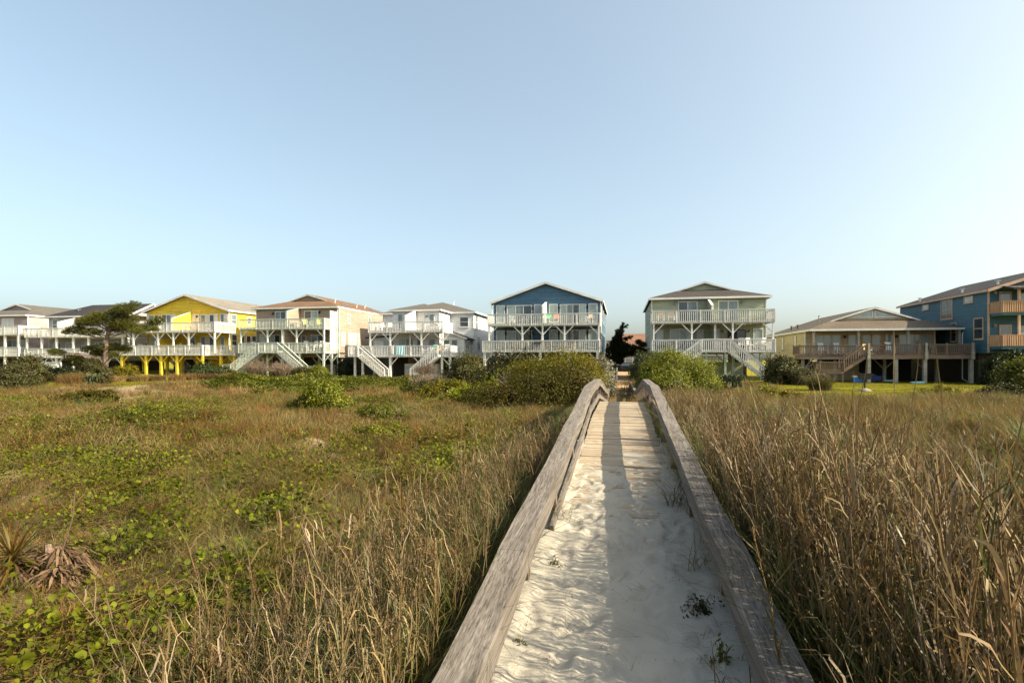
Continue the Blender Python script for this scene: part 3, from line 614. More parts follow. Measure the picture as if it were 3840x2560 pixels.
for x, b in ((-59.53, (-1, 1)), (-55.91, (-1, 1)), (-53.7, (-1, 1)), (-51.5, (-1, 1)), (-47.88, (-1, 1))): h.post(x, 55.62, 3.0, 5.52, .18, WHITE, b)
for x, b in ((-61.3, (1,)), (-57.7, (-1, 1)), (-55.5, (-1, 1)), (-53.2, (-1, 1)), (-49.6, (-1,))): h.post(x, 55.68, -.3, 2.72, .27, YELLOW, b, name='pile'); h.post(x+.2, 58.6, -.3, 2.72, .27, YELLOW, (-1, 1), name='pile')
h.post(-46.3, 57.0, -.3, 2.72, .25, YELLOW, (-1,), name='pile'); h.post(-48.0, 56.8, -.3, 2.72, .25, YELLOW, (), name='pile')
h.stairs(-49.3, 3.0, -46.6, .6, 59.6, 60.5, WHITE, FLOORW); h.stairs(-59.3, 2.9, -56.3, .5, 60.0, 61, WHITE, DECKWOOD)
h.partition(-54.25, 55.9, 58.96, 5.8, 7.25, 8.35, YELLOW); h.partition(-56.45, 55.8, 58.96, 3.0, 4.5, 5.4, YELLOW); h.enclosure(-54, -49, 61.5, 76, 2.3, YELLOW); h.enclosure(-60.8, -54.2, 63, 76, 2.3, DARKIN)
h.spout([(-48.45, 58.6, 8.3), (-48.6, 58.85, 8.05), (-48.6, 58.9, .6)])

# --- white house
h = House('beach_house', 'white house with grey hipped roof and towels on its deck rail', -30.2, -18.1, 64.3, 79, 2.5, 8.1, WSIDE)
h.block(); h.hip_roof(-30.7, -17.7, 63.9, 79.4, 8.2, .30, RMID)
h.block(-26.9, -21.1, 60, 64.3, 2.5, 8.05, name='front_wing'); h.hip_roof(-27.35, -20.75, 59.6, 66.2, 8.16, .31, RMID)
h.block(-21.05, -18.3, 61, 64.28, 2.5, 4.9, name='side_wing'); mb = MB(); mb.prism([(-21.1, 5.95), (-17.9, 4.75), (-17.9, 4.62), (-21.1, 5.8)], 'y', 60.7, 64.27); rf2 = h.part(mb, 'side_roof', RDARK)
mb = MB(); mb.prism([(-21.06, 4.9), (-18.3, 4.9), (-21.06, 5.78)], 'y', 61.01, 64.26); mb.prism([(-21.1, 5.96), (-17.86, 4.77), (-17.86, 4.6), (-21.1, 5.79)], 'y', 60.64, 60.69); h.part(mb, 'side_gable', WHITE); h.vents(rf2, [(-22.2, 69, 9.75)], WHITE)
h.block(-30.2, -26.95, 61.5, 64.25, 2.5, 5.0, name='porch_wing'); mb = MB(); mb.prism([(-31, 5.0), (-26.95, 5.3), (-26.95, 5.2), (-31, 4.85)], 'y', 60.9, 64.2); h.part(mb, 'side_roof', RDARK)
h.window('f', 60, -26.3, -25.65, 5.9, 7.7, GMID, sash=False); h.window('f', 60, -23.8, -22.9, 5.6, 7.75, CURTAIN, name='door'); h.window('f', 60, -22.35, -21.65, 6.4, 7.65, GMID, sash=False); h.lamp(-25.35, 59.97, 7.3, CONC); h.lamp(-22.6, 59.97, 7.3, CONC)
for y in (60.5, 61.3, 62.1, 62.9): h.window('r', -21.1, y, y+.6, 6.4, 7.7, GPALE, sash=False)
h.window('f', 64.3, -19.9, -18.7, 6.3, 7.6, GDARK); h.window('f', 64.3, -28.6, -27.6, 6.6, 7.7, GMID)
h.window('r', -18.1, 65.0, 66.2, 6.1, 7.9, GDARK, cols=2); h.window('r', -18.1, 66, 67.3, 3.5, 5.2, GDARK, cols=2); h.window('r', -18.3, 61.5, 62.9, 3.5, 5.0 - .15, GDARK, cols=2)
h.door('f', 60, -26.2, -24.3, 3.1, 4.75, [GPALE, GMID]); h.window('f', 60, -23.9, -23.3, 3.1, 4.8, GDARK); h.window('f', 60, -22.4, -21.5, 3.4, 4.7, GMID, sash=False); h.window('f', 61, -20.9, -20.1, 3.4, 4.65, GMID, sash=False); h.window('f', 61, -19.9, -19.1, 3.4, 4.65, GMID, sash=False); h.window('f', 61.5, -28.9, -27.3, 3.3, 4.7, [GPALE, GMID], sash=False)
h.deck(-28.3, -19.45, 56.5, 59.95, 5.26, WHITE, rails='fl'); h.deck(-30.2, -18.55, 56.5, 59.95, 2.54, WHITE, rails='fl')
h.part(MB().box(-19.44, -19.4, 56.55, 59.9, 5.26, 6.5), 'solid_rail', WHITE); h.part(MB().box(-18.53, -18.49, 56.55, 59.9, 2.54, 3.8), 'solid_rail', WHITE)
for x, b in ((-28.19, (1,)), (-25.73, (-1, 1)), (-21.99, (-1, 1)), (-19.52, (-1, 1))): h.post(x, 56.62, 2.82, 5.26, .17, WHITE, b)
h.post(-23.9, 58, 2.82, 5.26, .17, WHITE, ())
for x, b in ((-30.1, ()), (-29.15, ()), (-25.75, (1,)), (-22.0, (-1,)), (-19.58, ()), (-18.65, (-1,))): h.post(x, 56.68, -.2, 2.54, .22, WHITE, b, name='pile')
for x in (-29.6, -27.3, -21, -19): h.post(x, 60.6, -.2, 2.5, .24, WHITE2, (), name='pile')
h.stairs(-29.1, 2.8, -25.9, .2, 55.45, 56.44, WHITE, FLOORW); h.stairs(-19.65, 2.8, -22.85, .3, 55.45, 56.44, WHITE, FLOORW); h.deck(-30.2, -29.1, 55.4, 56.44, 2.54, WHITE, rails='fl')
h.partition(-23.96, 56.7, 59.96, 5.54, 7.15, 8.05, WHITE); e_ = h.enclosure(-25.1, -21.0, 59.2, 59.9, 1.75, WHITE)
mb = MB(); mb.box(-23.75, -23.7, 59.17, 59.2, .2, 1.7); mb.box(-24.0, -23.75, 59.16, 59.2, 1.15, 1.2); mb.box(-24.0, -23.75, 59.16, 59.2, .45, .5); h.part(mb, 'door_seam', METAL, e_)
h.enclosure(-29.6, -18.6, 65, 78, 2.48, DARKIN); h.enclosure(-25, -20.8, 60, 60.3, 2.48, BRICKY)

# --- grey house with charcoal roof behind the pine
h = House('beach_house', 'grey house with charcoal roof and white porch columns behind the spreading pine', -77.0, -64.1, 59, 66, 2.1, 8.0, GREY)
h.block(); mb = MB(); xa, xb, ya, yb, ze, hw = -77.35, -63.4, 58.6, 66.0, 8.15, 3.7; zr = 9.98; cy = (ya+yb)/2
mb.quad((xa, ya, ze), (xb, ya, ze), (xb, cy, zr), (xa+hw, cy, zr)); mb.quad((xa, yb, ze), (xa+hw, cy, zr), (xb, cy, zr), (xb, yb, ze)); mb.quad((xa, ya, ze), (xa+hw, cy, zr), (xa, yb, ze)); mb.box(xa, xb, ya, yb, ze-.14, ze-.003); rf = h.part(mb, 'roof', RDARK)
mb = MB(); mb.box(xa-.03, xb, ya-.04, ya-.004, ze-.2, ze-.01); mb.box(xa-.03, xa-.004, ya, yb, ze-.2, ze-.01); mb.prism([(ya, ze+.02), (cy, zr+.02), (yb, ze+.02), (yb, ze-.2), (cy, zr-.22), (ya, ze-.2)], 'x', xb+.004, xb+.05); h.part(mb, 'fascia', WHITE)
mb = MB(); mb.prism([(59.0, 7.99), (62.3, 9.75), (65.8, 7.99)], 'x', -64.3, -64.12); h.part(mb, 'gable', GREY); h.vents(rf, [(-73.9, 60.5, 9.05), (-65.6, 60.5, 9.05)], CHROME, .1, .12)
h.window('f', 59, -76.4, -75.45, 6.2, 7.8, GMID); h.window('f', 59, -74.3, -73.1, 6.2, 7.75, GMID); h.window('f', 59, -69.6, -68.2, 5.8, 7.7, GMID, sash=False); h.partition(-72.2, 56.4, 58.96, 5.4, 7.1, 7.9, GREY)
for a in (-76.2, -74.2, -69.3, -66.8): h.door('f', 59, a, a+1.3, 2.8, 4.6, [GPALE, GMID])
h.window('f', 59, -71.5, -70.7, 2.8, 4.7, GPALE, sash=False, name='door'); h.window('f', 59, -68, -67.2, 2.8, 4.7, GPALE, sash=False, name='door'); h.window('r', -64.1, 60, 60.9, 6.3, 7.7, GMID); h.window('r', -64.1, 61.5, 63.6, 3.2, 4.6, GDARK, cols=2)
h.deck(-77.1, -61.2, 56.1, 58.95, 5.1, WHITE); h.deck(-77.15, -61.6, 56.1, 58.95, 2.42, WHITE)
for x in (-77, -74.6, -72.2, -69.5, -67.1, -64.5, -61.8): h.post(x, 56.25, 2.7, 5.1, .22, WHITE, ())
for x, b in ((-77, (1,)), (-74.6, (-1, 1)), (-72.2, (-1, 1)), (-69.5, ()), (-67.1, ()), (-64.5, (-1, 1)), (-61.8, (-1,))): h.post(x, 56.25, .2, 2.42, .24, WHITE, b, name='pile')
h.railing((-74.6, 55.0, 1.0), (-69.9, 55.0, .9), WHITE, name='ramp_railing'); h.railing((-74.0, 54.2, .95), (-69.4, 54.2, .55), WHITE, name='ramp_railing'); h.enclosure(-76.6, -64.3, 60.5, 65, 2.1, DARKIN)

# --- taupe house at the edge
h = House('beach_house', 'taupe house with white decks partly cut off by the left frame edge', -92.6, -80.7, 59, 76, 2.4, 8.35, TAUPE)
h.block(); rf = h.dutch_roof(-92.9, -80.5, 58.6, 76.4, 8.46, .31, 3.5, RMID); h.vents(rf, [(-81.6, 64, 8.95)], CHROME, .1, .1)
h.door('f', 59, -85.2, -83.1, 5.9, 8.05, [CURTAIN, CURTAIN]); h.door('f', 59, -84.4, -82.3, 3.0, 5.05, [GDARK, GMID]); h.window('f', 59, -81.9, -80.95, 3.1, 5.0, GPALE, sash=False); h.window('r', -80.7, 61.6, 62.8, 6.4, 8.0, GPALE); h.door('f', 59, -88.4, -86.3, 3.0, 5.05, [GDARK, GMID])
h.deck(-92.6, -78.2, 56.1, 58.95, 5.48, WHITE); h.deck(-92.6, -78.2, 56.1, 58.95, 2.64, WHITE)
for x in (-92, -88.6, -84.6, -80.65, -78.4): h.post(x, 56.22, 2.92, 5.48, .24, WHITE, ()); h.post(x, 56.22, -.1, 2.64, .24, WHITE, (), name='pile')
h.enclosure(-92, -81, 60.5, 75, 2.38, DARKIN)

# --- beige single-storey house with brown deck
h = House('beach_house', 'low beige single-storey house with a long brown timber deck', 18.05, 29.5, 57.5, 73.3, 2.35, 5.05, BEIGE, WHITE)
h.block(18.1, 29.5, 58.4, 73.3); rf = h.dutch_roof(17.85, 31.2, 56.2, 73.7, 5.18, .34, 2.9, RSAND); h.vents(rf, [(19.0, 66, 5.6), (19.3, 64.8, 5.65)], METAL); h.vents(rf, [(20.2, 61.0, 5.95)], CONC, .04, .8)
cx, yg, zg, zr = h.gablet
for d in (-1, 1):
    mb = MB(); mb.prism([(cx+d*.16, zg+.32), (cx+d*2.0, zg+.32), (cx+d*.16, zg+.82)], 'y', yg-.06, yg-.03); mb2 = MB(); mb2.prism([(cx+d*.05, zg+.2), (cx+d*2.5, zg+.2), (cx+d*.05, zg+.98)], 'y', yg-.05, yg-.028); o = h.part(mb2, 'gable_window', WHITE); h.part(mb, 'pane', GPALE, o)
h.door('f', 58.4, 18.95, 21.35, 2.85, 4.75, [GPALE, GPALE, GPALE], trim=TRIMTAN)
for a in (21.95, 23.2, 24.05, 25.2): h.window('f', 58.4, a, a+.8, 2.8, 4.72, GPALE, sash=False, name='door', trim=TRIMTAN)
h.door('f', 58.4, 26.4, 29.2, 2.85, 4.72, [GPALE, GPALE, GPALE, GPALE], trim=TRIMTAN); h.lamp(21.65, 58.37, 4.45); h.lamp(26.2, 58.37, 4.45)
for y, z in ((61.0, 3.3), (65.5, 3.3), (70, 3.2)): h.window('l', 18.1, y, y+.9, z, z+1.5, CURTAIN, trim=BEIGE)
f = h.deck(21.9, 30.3, 54, 58.35, 2.3, DECKWOOD, DECKWOOD, rails='fr', th=.38, low=True, drop=-.05, hgt=.9, bw=.04, sp=.15); h.deck(17.0, 21.85, 56.3, 58.35, 2.35, DECKWOOD, DECKWOOD, rails='fl', th=.36, low=True, drop=-.05, hgt=.85, bw=.04, sp=.15)
for x in (22.0, 26.6, 30.2):
    mb = MB(); mb.box(x-.12, x+.12, 53.83, 53.98, 2.25, 2.95); mb.box(x-.08, x+.08, 53.86, 53.97, 2.95, 3.72); h.part(mb, 'newel_post', GREYPOST)
for x in (22.1, 24.3, 26.6, 30.2): h.post(x, 54.2, -.2, 2.3, .27, GREYPOST, (), name='pile')
for x, b in ((17.6, (-1, 1)), (20.5, ()), (24.8, (-1, 1)), (28.2, (-1,)), (29.2, ())): h.post(x, 57.5, -.2, 2.3, .24, GREYPOST, b, name='pile')
for x in (18.3, 22.2, 26.4, 30.6): h.post(x, 56.6, 2.68, 5.05, .18, GREYPOST, (), name='porch_column')
h.stairs(21.75, 2.6, 19.95, 1.3, 53.95, 54.95, DECKWOOD, DECKWOOD, drop=-.05); h.deck(18.0, 19.95, 53.95, 55.0, .92, DECKWOOD, DECKWOOD, rails='fl', low=True, drop=-.05, hgt=.78, bw=.04, sp=.15)
h.stairs(18.0, 1.15, 16.9, .3, 53.95, 54.95, DECKWOOD, DECKWOOD, rails=(0, 1), drop=-.05)
for x in (18.05, 19.9): h.post(x, 54.05, -.2, 2.1, .14, DECKWOOD, (), name='newel_post')
h.spout([(31.1, 56.3, 5.05), (30.85, 56.45, 4.75), (30.8, 56.5, 4.6), (30.8, 56.5, .45), (31.2, 56.3, .15)], WHITE, .05); h.enclosure(20.4, 23.6, 60, 70, 2.0, BEIGE); h.enclosure(23.65, 29.45, 62.5, 72, 2.3, DARKIN); h.enclosure(18.3, 20, 63, 70, 2.3, DARKIN)

# --- big teal house at the right edge
h = House('beach_house', 'tall teal blue house with tan trim and cedar balconies beside the low beige house', 30.85, 43, 53, 67.8, 2.8, 8.1, TEAL, TRIMTAN)
h.block(gable=(36.9, 10.15, .335)); rf = h.gable_roof(30.6, 43.2, 52.6, 68.1, 8.22, 10.35, RDARK); h.vents(rf, [(31.2, 64.5, 8.5), (31.6, 58, 8.65), (32.3, 54.3, 8.85)], CHROME, .08, .25)
for a, b, z0, z1 in ((55.0, 56.3, 7.35, 7.95), (58, 59.9, 6.1, 8.0), (62.0, 63.2, 7.35, 7.9), (53.6, 54.9, 4.0, 5.9), (57.4, 58.3, 3.9, 5.7)): h.window('l', 30.85, a, b, z0, z1, GDARK if z1-z0 > 1 else GPALE, cols=2 if b-a > 1.6 else 1, sash=z1-z0 > 1)
for z in (5.9, 3.1):
    h.window('f', 53, 31.6, 32.5, z+.2, z+2.1, GMID, name='door'); h.window('f', 53, 33.0, 34.2, z+.2, z+2.0, GPALE, sash=False); h.door('f', 53, 34.6, 37, z+.1, z+2.0, [GPALE, GMID]); h.lamp(31.25, 52.97, z+2.0, CONC)
    h.deck(30.95, 42.9, 51.5, 52.95, z, TEAL, CEDAR, rails='', th=.26)
    h.railing((31.0, 51.45, z+.26), (42.9, 51.45, z+.26), CEDAR, drop=.0, hgt=.9, sp=.16, bw=.09); h.railing((30.96, 51.55, z+.26), (30.96, 52.9, z+.26), CEDAR, drop=.0, hgt=.9, sp=.16, bw=.09)
for x in (32.2, 35.2, 38): h.post(x, 51.6, 3.36, 5.9, .16, TRIMTAN, ()); h.post(x, 51.6, 6.16, 8.25, .16, TRIMTAN, ()); h.post(x, 51.7, -.2, 3.1, .3, TEAL, (), name='pile')
mb = MB(); mb.prism([(51.2, 8.15), (53.0, 8.55), (53.0, 8.4), (51.2, 8.0)], 'x', 31.6, 43); h.part(mb, 'porch_roof', RTAUPE); h.enclosure(31.2, 42.8, 55, 67, 2.79, DARKIN)

# --- orange-roofed house behind the row, down the path
h = House('beach_house', 'distant house with orange roof at the end of the path between blue and green houses', -6, 14, 101, 114, 2.6, 5.2, TAUPE)
h.block(corner=False); mb = MB(); mb.prism([(100.2, 4.7), (106.5, 7.25), (114, 4.7), (114, 4.5), (106.5, 7.05), (100.2, 4.5)], 'x', -.9, 15); rf = h.part(mb, 'roof', RORANGE); mb = MB(); mb.prism([(100.1, 4.4), (107, 6.0), (114, 4.4)], 'x', -7, -1.0); h.part(mb, 'lower_roof', RMID)
h.vents(rf, [(7.2, 106, 6.95)], CHROME, .12, .1); h.deck(-4, 10, 98.5, 100.9, 1.25, WHITE, rails='f')
for x in (-3.8, -1, 2, 5.5, 9.8): h.post(x, 98.7, -.2, 1.25, .2, WHITE, (), name="pile"); h.post(x, 98.7, 1.5, 4.6, .15, WHITE, ())
h.enclosure(-5.5, 12, 103, 113, 2.5, DARKIN)

# ------------------------------------------------------------------ furniture and small things
PROTO = {}
def furn(kind, label, cat, loc, rz, mats, group=None):
    """one piece of furniture with its parts; repeats are copies of the first of its kind and colour"""
    key = (kind,) + tuple(m.name for m in mats)
    if key in PROTO:
        r = copy_tree(PROTO[key]); r.location = loc; r.rotation_euler = (0, 0, rz)
        if 'group' in r: del r['group']
        return tag(r, label, cat, group)
    r = empty(kind, loc, label, cat, group, rz); PROTO[key] = r
    P = lambda mb, n, m: mb.build(n, m, r, (0, 0, 0)); M = mats[0]; M2 = mats[-1]
    if kind == 'adirondack_chair':
        mb = MB()
        for i in range(5): mb.bar((-.27, -.32+i*.12, .40-i*.035), (.27, -.32+i*.12, .40-i*.035), .1, .025)
        P(mb, 'seat', M); mb = MB()
        for i in range(6):
            a = (i-2.5)*.13; hgt = .82-.04*abs(i-2.5)**1.6; mb.bar((.075*(i-2.5), .2, .28), (.075*(i-2.5)+a*.35, .55, .28+hgt), .09, .022, (1, 0, 0))
        P(mb, 'backrest', M)
        for s in (-1, 1):
            P(MB().bar((s*.36, -.42, .58), (s*.36, .4, .56), .14, .026), 'arm', M); P(MB().bar((s*.3, -.38, 0), (s*.3, -.38, .57), .09, .03), 'leg', M); P(MB().bar((s*.3, -.4, .36), (s*.3, .5, .02), .03, .1), 'leg', M)
    elif kind == 'deck_chair':
        mb = MB(); mb.box(-.25, .25, -.24, .22, .41, .45); P(mb, 'seat', M); mb = MB(); mb.bar((0, .22, .46), (0, .36, .98), .48, .03, (0, 1, 0))
        P(mb, 'backrest', M2)
        for s in (-1, 1):
            P(MB().bar((s*.29, -.26, .64), (s*.29, .28, .66), .06, .03), 'arm', M)
            for yy in (-.24, .24): P(MB().bar((s*.28, yy, 0), (s*.28, yy, .64), .045, .045), 'leg', M)
    elif kind == 'rocking_chair':
        mb = MB(); mb.box(-.27, .27, -.26, .24, .42, .46); P(mb, 'seat', M); mb = MB()
        for i in range(6): mb.bar((-.22+.088*i, .23, .45), (-.22+.088*i, .4, 1.1), .05, .02)
        mb.bar((-.28, .41, 1.1), (.28, .41, 1.1), .06, .1); P(mb, 'backrest', M)
        for s in (-1, 1):
            P(MB().bar((s*.3, -.3, .66), (s*.3, .3, .68), .08, .025), 'arm', M); P(MB().tube([(s*.28, -.45, .09), (s*.28, -.2, .02), (s*.28, .2, .02), (s*.28, .52, .12)], .022, 5), 'rocker', M)
            for yy in (-.26, .26): P(MB().bar((s*.28, yy, .03), (s*.28, yy, .66), .04, .04), 'leg', M)
    elif kind == 'sling_lounger':
        mb = MB(); mb.bar((0, -.9, .3), (0, .25, .34), .55, .03); P(mb, 'seat', M2); mb = MB(); mb.bar((0, .25, .35), (0, .52, 1.05), .55, .03, (0, 1, 0)); P(mb, 'backrest', M2); mb = MB()
        for s in (-1, 1): mb.tube([(s*.3, -.95, .3), (s*.3, .25, .35), (s*.3, .54, 1.08)], .02, 6); mb.tube([(s*.3, -.5, .3), (s*.3, -.1, .62), (s*.3, .4, .66)], .018, 6)
        P(mb, 'frame', M)
        for s in (-1, 1):
            for yy in (-.75, .2): P(MB().tube([(s*.3, yy, 0), (s*.3, yy+.1, .33)], .018, 6), 'leg', M)
    elif kind == 'deck_table':
        mb = MB(); k = 18; n = 0; mb.v += [(.55*math.cos(6.283*i/k), .55*math.sin(6.283*i/k), z) for z in (.70, .73) for i in range(k)]
        mb.f += [tuple(range(k-1, -1, -1)), tuple(range(k, 2*k))] + [(i, (i+1) % k, k+(i+1) % k, k+i) for i in range(k)]; P(mb, 'table_top', M)
        for a in range(4): P(MB().bar((.38*math.cos(a*1.571+.78), .38*math.sin(a*1.571+.78), 0), (.32*math.cos(a*1.571+.78), .32*math.sin(a*1.571+.78), .70), .05), 'leg', M)
    return r
def towel(label, loc, wd, dn, mat, th=.02, stripes=None):
    mb = MB(); n = 9; fr = []
    for i in range(n+1): fr.append((wd*(i/n-.5), .015*math.sin(i*1.9)+.01*math.sin(i*4)))
    for off, z0 in ((-.05, -dn), (.05, -dn*.45)):
        for i in range(n):
            (a, ya), (b, yb) = fr[i], fr[i+1]; d = .02*math.sin(i*2.3)
            mb.quad((a, off*1.4+ya*2, z0+d), (b, off*1.4+yb*2, z0+.02*math.sin((i+1)*2.3)), (b, off, .0), (a, off, .0))
    for i in range(n): mb.quad((fr[i][0], -.05, 0), (fr[i+1][0], -.05, 0), (fr[i+1][0], .05, 0), (fr[i][0], .05, 0))
    o = mb.build('towel', mat, None, (0, 0, 0)); o.location = loc; md = o.modifiers.new('cloth thickness', 'SOLIDIFY'); md.thickness = th
    return tag(o, label, 'towel')
F5, U5 = 3.28, 6.08
adk = [CH_TAN]
for x, rz, w in ((-12.62, .1, 'leftmost of the tan fan-backed chairs on the lower deck of the blue house'), (-11.5, -.1, 'tan fan-backed chair second from the left on the lower blue-house deck'), (-10.9, .5, 'angled tan fan-backed chair just left of the second post on the lower blue-house deck'), (-9.66, .9, 'tan fan-backed chair turned sideways before the open door of the blue house'), (-7.8, -.15, 'tan fan-backed chair just right of the middle post on the lower blue-house deck'), (-6.2, .1, 'tan fan-backed chair left of the fourth post on the lower blue-house deck'), (-5.2, -.1, 'rightmost of the tan fan-backed chairs on the lower deck of the blue house')):
    furn('adirondack_chair', w, 'chair', (x, 56.8, F5), rz, adk, 'tan chairs on the blue house deck')
furn('adirondack_chair', 'white fan-backed chair left on the upper deck of the blue house', 'chair', (-11.73, 57, U5), .2, [CH_WHITE], 'white chairs on the upper blue house deck')
furn('adirondack_chair', 'white fan-backed chair before the dark door leaf of the upper blue-house deck', 'chair', (-10.1, 57, U5), -.3, [CH_WHITE], 'white chairs on the upper blue house deck')
furn('deck_chair', 'chair under the mint towel on the upper deck of the blue house', 'chair', (-7.56, 56.4, U5+.06), 0, [CH_WHITE, T_GREEN]); furn('deck_chair', 'chair under the coral towel on the upper deck of the blue house', 'chair', (-6.8, 56.4, U5+.06), 0, [CH_WHITE, T_RED])
furn('deck_chair', 'beige-backed chair at the right end of the upper deck of the blue house', 'chair', (-3.2, 56.6, U5+.05), 0, [CH_WHITE, CH_TAN])
towel('mint green towel hanging over a chair on the upper deck of the blue house', (-7.56, 56.77, U5+1.07), .55, .62, T_GREEN); towel('coral red towel hanging over a chair on the upper deck of the blue house', (-6.8, 56.77, U5+1.07), .55, .7, T_RED)
mb = MB(); mb.box(-9.0, -8.25, 55.5, 55.62, 3.95, 4.12); o = mb.build('planter_box', CH_DARK, None, (-8.6, 55.55, 3.95)); tag(o, 'dark brown box on the lower deck rail of the blue house', 'planter')
furn('deck_chair', 'white chair with pale wooden back at the far left of the upper green-house deck', 'chair', (3.88, 55.2, 6.0), 3.14, [CH_WHITE, CH_TAN]); furn('deck_chair', 'white chair with pale wooden back second from the left on the upper green-house deck', 'chair', (4.88, 55.2, 6.0), 3.14, [CH_WHITE, CH_TAN])
furn('adirondack_chair', 'maroon fan-backed chair facing the sea on the lower green-house deck', 'chair', (4.14, 55.4, 3.2), 0, [CH_RED]); furn('adirondack_chair', 'maroon chair seen side-on before the pale door of the green house', 'chair', (5.7, 55.4, 3.2), -1.5, [CH_RED]); furn('deck_table', 'round maroon table between the maroon chairs on the green-house deck', 'table', (4.9, 55.3, 3.34), 0, [CH_RED])
for x, rz, w in ((11.5, 0, 'white rocking chair beside the white post on the lower green-house deck'), (12.25, .5, 'white rocking chair turned inward, second right of the post on the green-house deck'), (13.0, -.4, 'white rocking chair before the right window of the lower green-house deck'), (13.55, .2, 'rightmost white rocking chair in the corner of the lower green-house deck')): furn('rocking_chair', w, 'chair', (x, 55.2, 3.2), rz, [CH_WHITE], 'white chairs on the green house deck')
furn('rocking_chair', 'white rocking chair behind the stair landing of the green house', 'chair', (9.3, 55.4, 3.2), 0, [CH_WHITE], 'white chairs on the green house deck')
furn('sling_lounger', 'lime green sling lounger before the glass door of the upper tan-house deck', 'lounger', (-36.75, 57.4, 6.08), 1.2, [CH_WHITE, CH_LIME]); furn('sling_lounger', 'lime green sling lounger at the right end of the upper tan-house deck', 'lounger', (-34.9, 57.4, 6.08), 1.2, [CH_WHITE, CH_LIME]); furn('deck_table', 'low white table left of the lime loungers on the tan-house deck', 'table', (-38.0, 57.3, 5.9), 0, [CH_WHITE])
for x, rz, w in ((-44.2, 0, 'white rocking chair at the left end of the lower tan-house deck'), (-36.9, .3, 'white rocking chair left of its two companions on the lower tan-house deck'), (-35.75, -.2, 'white rocking chair in the middle of the right half of the lower tan-house deck'), (-34.7, .4, 'white rocking chair beside the right corner post of the lower tan-house deck')): furn('rocking_chair', w, 'chair', (x, 57.3, 3.3), rz, [CH_WHITE], 'white rocking chairs on the tan house deck')
furn('deck_chair', 'chair with a coral red back near the left end of the lower tan-house deck', 'chair', (-43.1, 57.3, 3.3), .2, [CH_WHITE, T_RED]); furn('deck_chair', 'grey-brown chair at the head of the tan-house right stairs', 'chair', (-39.0, 57.6, 3.24), .1, [CONC, CONC])
for x, w in ((-27.2, 'white chair at the left end of the upper white-house deck'), (-26.2, 'white chair second from the left on the upper white-house deck'), (-21.8, 'white chair under the right window of the upper white-house deck'), (-20.4, 'white chair in the right corner of the upper white-house deck')): furn('deck_chair', w, 'chair', (x, 58, 5.6), .2*x, [CH_WHITE, CH_WHITE], 'white chairs on the white house deck')
furn('deck_table', 'round white table between the chairs of the upper white-house deck', 'table', (-21.1, 58.2, 5.54), 0, [CH_WHITE])
furn('deck_chair', 'teal-backed chair on the lower deck of the white house', 'chair', (-20.7, 57.4, 2.95), .1, [CH_WHITE, CH_TEAL]); furn('deck_chair', 'navy-backed chair on the lower deck of the white house', 'chair', (-21.8, 57.6, 2.9), .1, [CH_WHITE, SHIRT]); furn('rocking_chair', 'white rocking chair at the right end of the lower white-house deck', 'chair', (-19.3, 57.6, 2.82), .3, [CH_WHITE]); furn('deck_chair', 'orange-backed chair behind the stair head of the lower white-house deck', 'chair', (-20.1, 57.2, 2.82), .4, [CH_WHITE, CH_ORANGE])
towel('pale blue towel hanging over the lower deck rail of the white house', (-24.42, 56.46, 3.83), .95, 1.1, T_BLUE); towel('white and red towel draped on the rail beside the left post of the white house', (-25.4, 56.46, 3.83), .32, 1.0, T_WHITE); o = towel('white towel hanging on the solid right end rail of the lower white-house deck', (-18.5, 57.4, 3.83), .6, .9, T_WHITE); o.rotation_euler = (0, 0, math.pi/2)
mb = MB(); mb.box(-23.5, -22.75, 56.2, 56.8, .32, .62); mb.box(-23.6, -22.65, 56.1, 56.9, .62, .66)
for x in (-23.4, -22.85):
    for yy in (56.25, 56.7): mb.box(x-.04, x+.04, yy, yy+.06, .05, .32)
o = mb.build('fish_cleaning_table', ORNG, None, (-23.1, 56.5, .05)); tag(o, 'small orange wooden wash table below the deck of the white house', 'table'); mb = MB(); mb.tube([(-23, 56.5, .66), (-23, 56.5, 1.15), (-23.05, 56.5, 1.22), (-23.25, 56.5, 1.22), (-23.27, 56.5, 1.12)], .025, 6); mb.build('tap', METAL, o, (-23.1, 56.5, .05))
mb = MB(); mb.box(-28.0, -27.4, 58, 58.5, .1, .9); mb.box(-27.95, -27.45, 57.95, 58.05, .9, 1.1); o = mb.build('storage_bin', REDC, None, (-27.7, 58.2, .1)); tag(o, 'dark red bin under the left stairs of the white house', 'bin')
for x, c, k, w in ((19.3, CH_WHITE, 'rocking_chair', 'white rocking chair left of the brown stairs on the beige-house deck'), (20.7, CH_WHITE, 'rocking_chair', 'white rocking chair just behind the brown stair rail of the beige house'), (24.75, CH_WHITE, 'rocking_chair', 'white rocking chair before the row of glass doors of the beige house')): furn(k, w, 'chair', (x, 57.2 if x < 21 else 56.2, 2.72), .2, [c], 'white rocking chairs on the beige house deck')
furn('deck_chair', 'yellow-backed chair at the head of the brown stairs of the beige house', 'chair', (22.6, 55.6, 2.7), .5, [CH_WHITE, C_YEL]); furn('adirondack_chair', 'maroon chair in the middle of the brown deck of the beige house', 'chair', (23.7, 56, 2.7), -1.2, [CH_RED]); furn('deck_table', 'dark round table near the right newel post of the brown deck', 'table', (26.9, 55.8, 2.85), 0, [CH_DARK]); furn('deck_chair', 'dark chair beside the dark table on the brown deck', 'chair', (27.9, 56.0, 2.7), .3, [CH_DARK, CH_DARK])
furn('deck_chair', 'orange-backed chair on the upper deck of the yellow house', 'chair', (-53.0, 57.2, 5.8), .6, [CH_DARK, CH_ORANGE]); furn('deck_chair', 'dark chair before the glass doors of the upper yellow-house deck', 'chair', (-50.2, 57.2, 5.8), .6, [CH_DARK, CH_DARK])
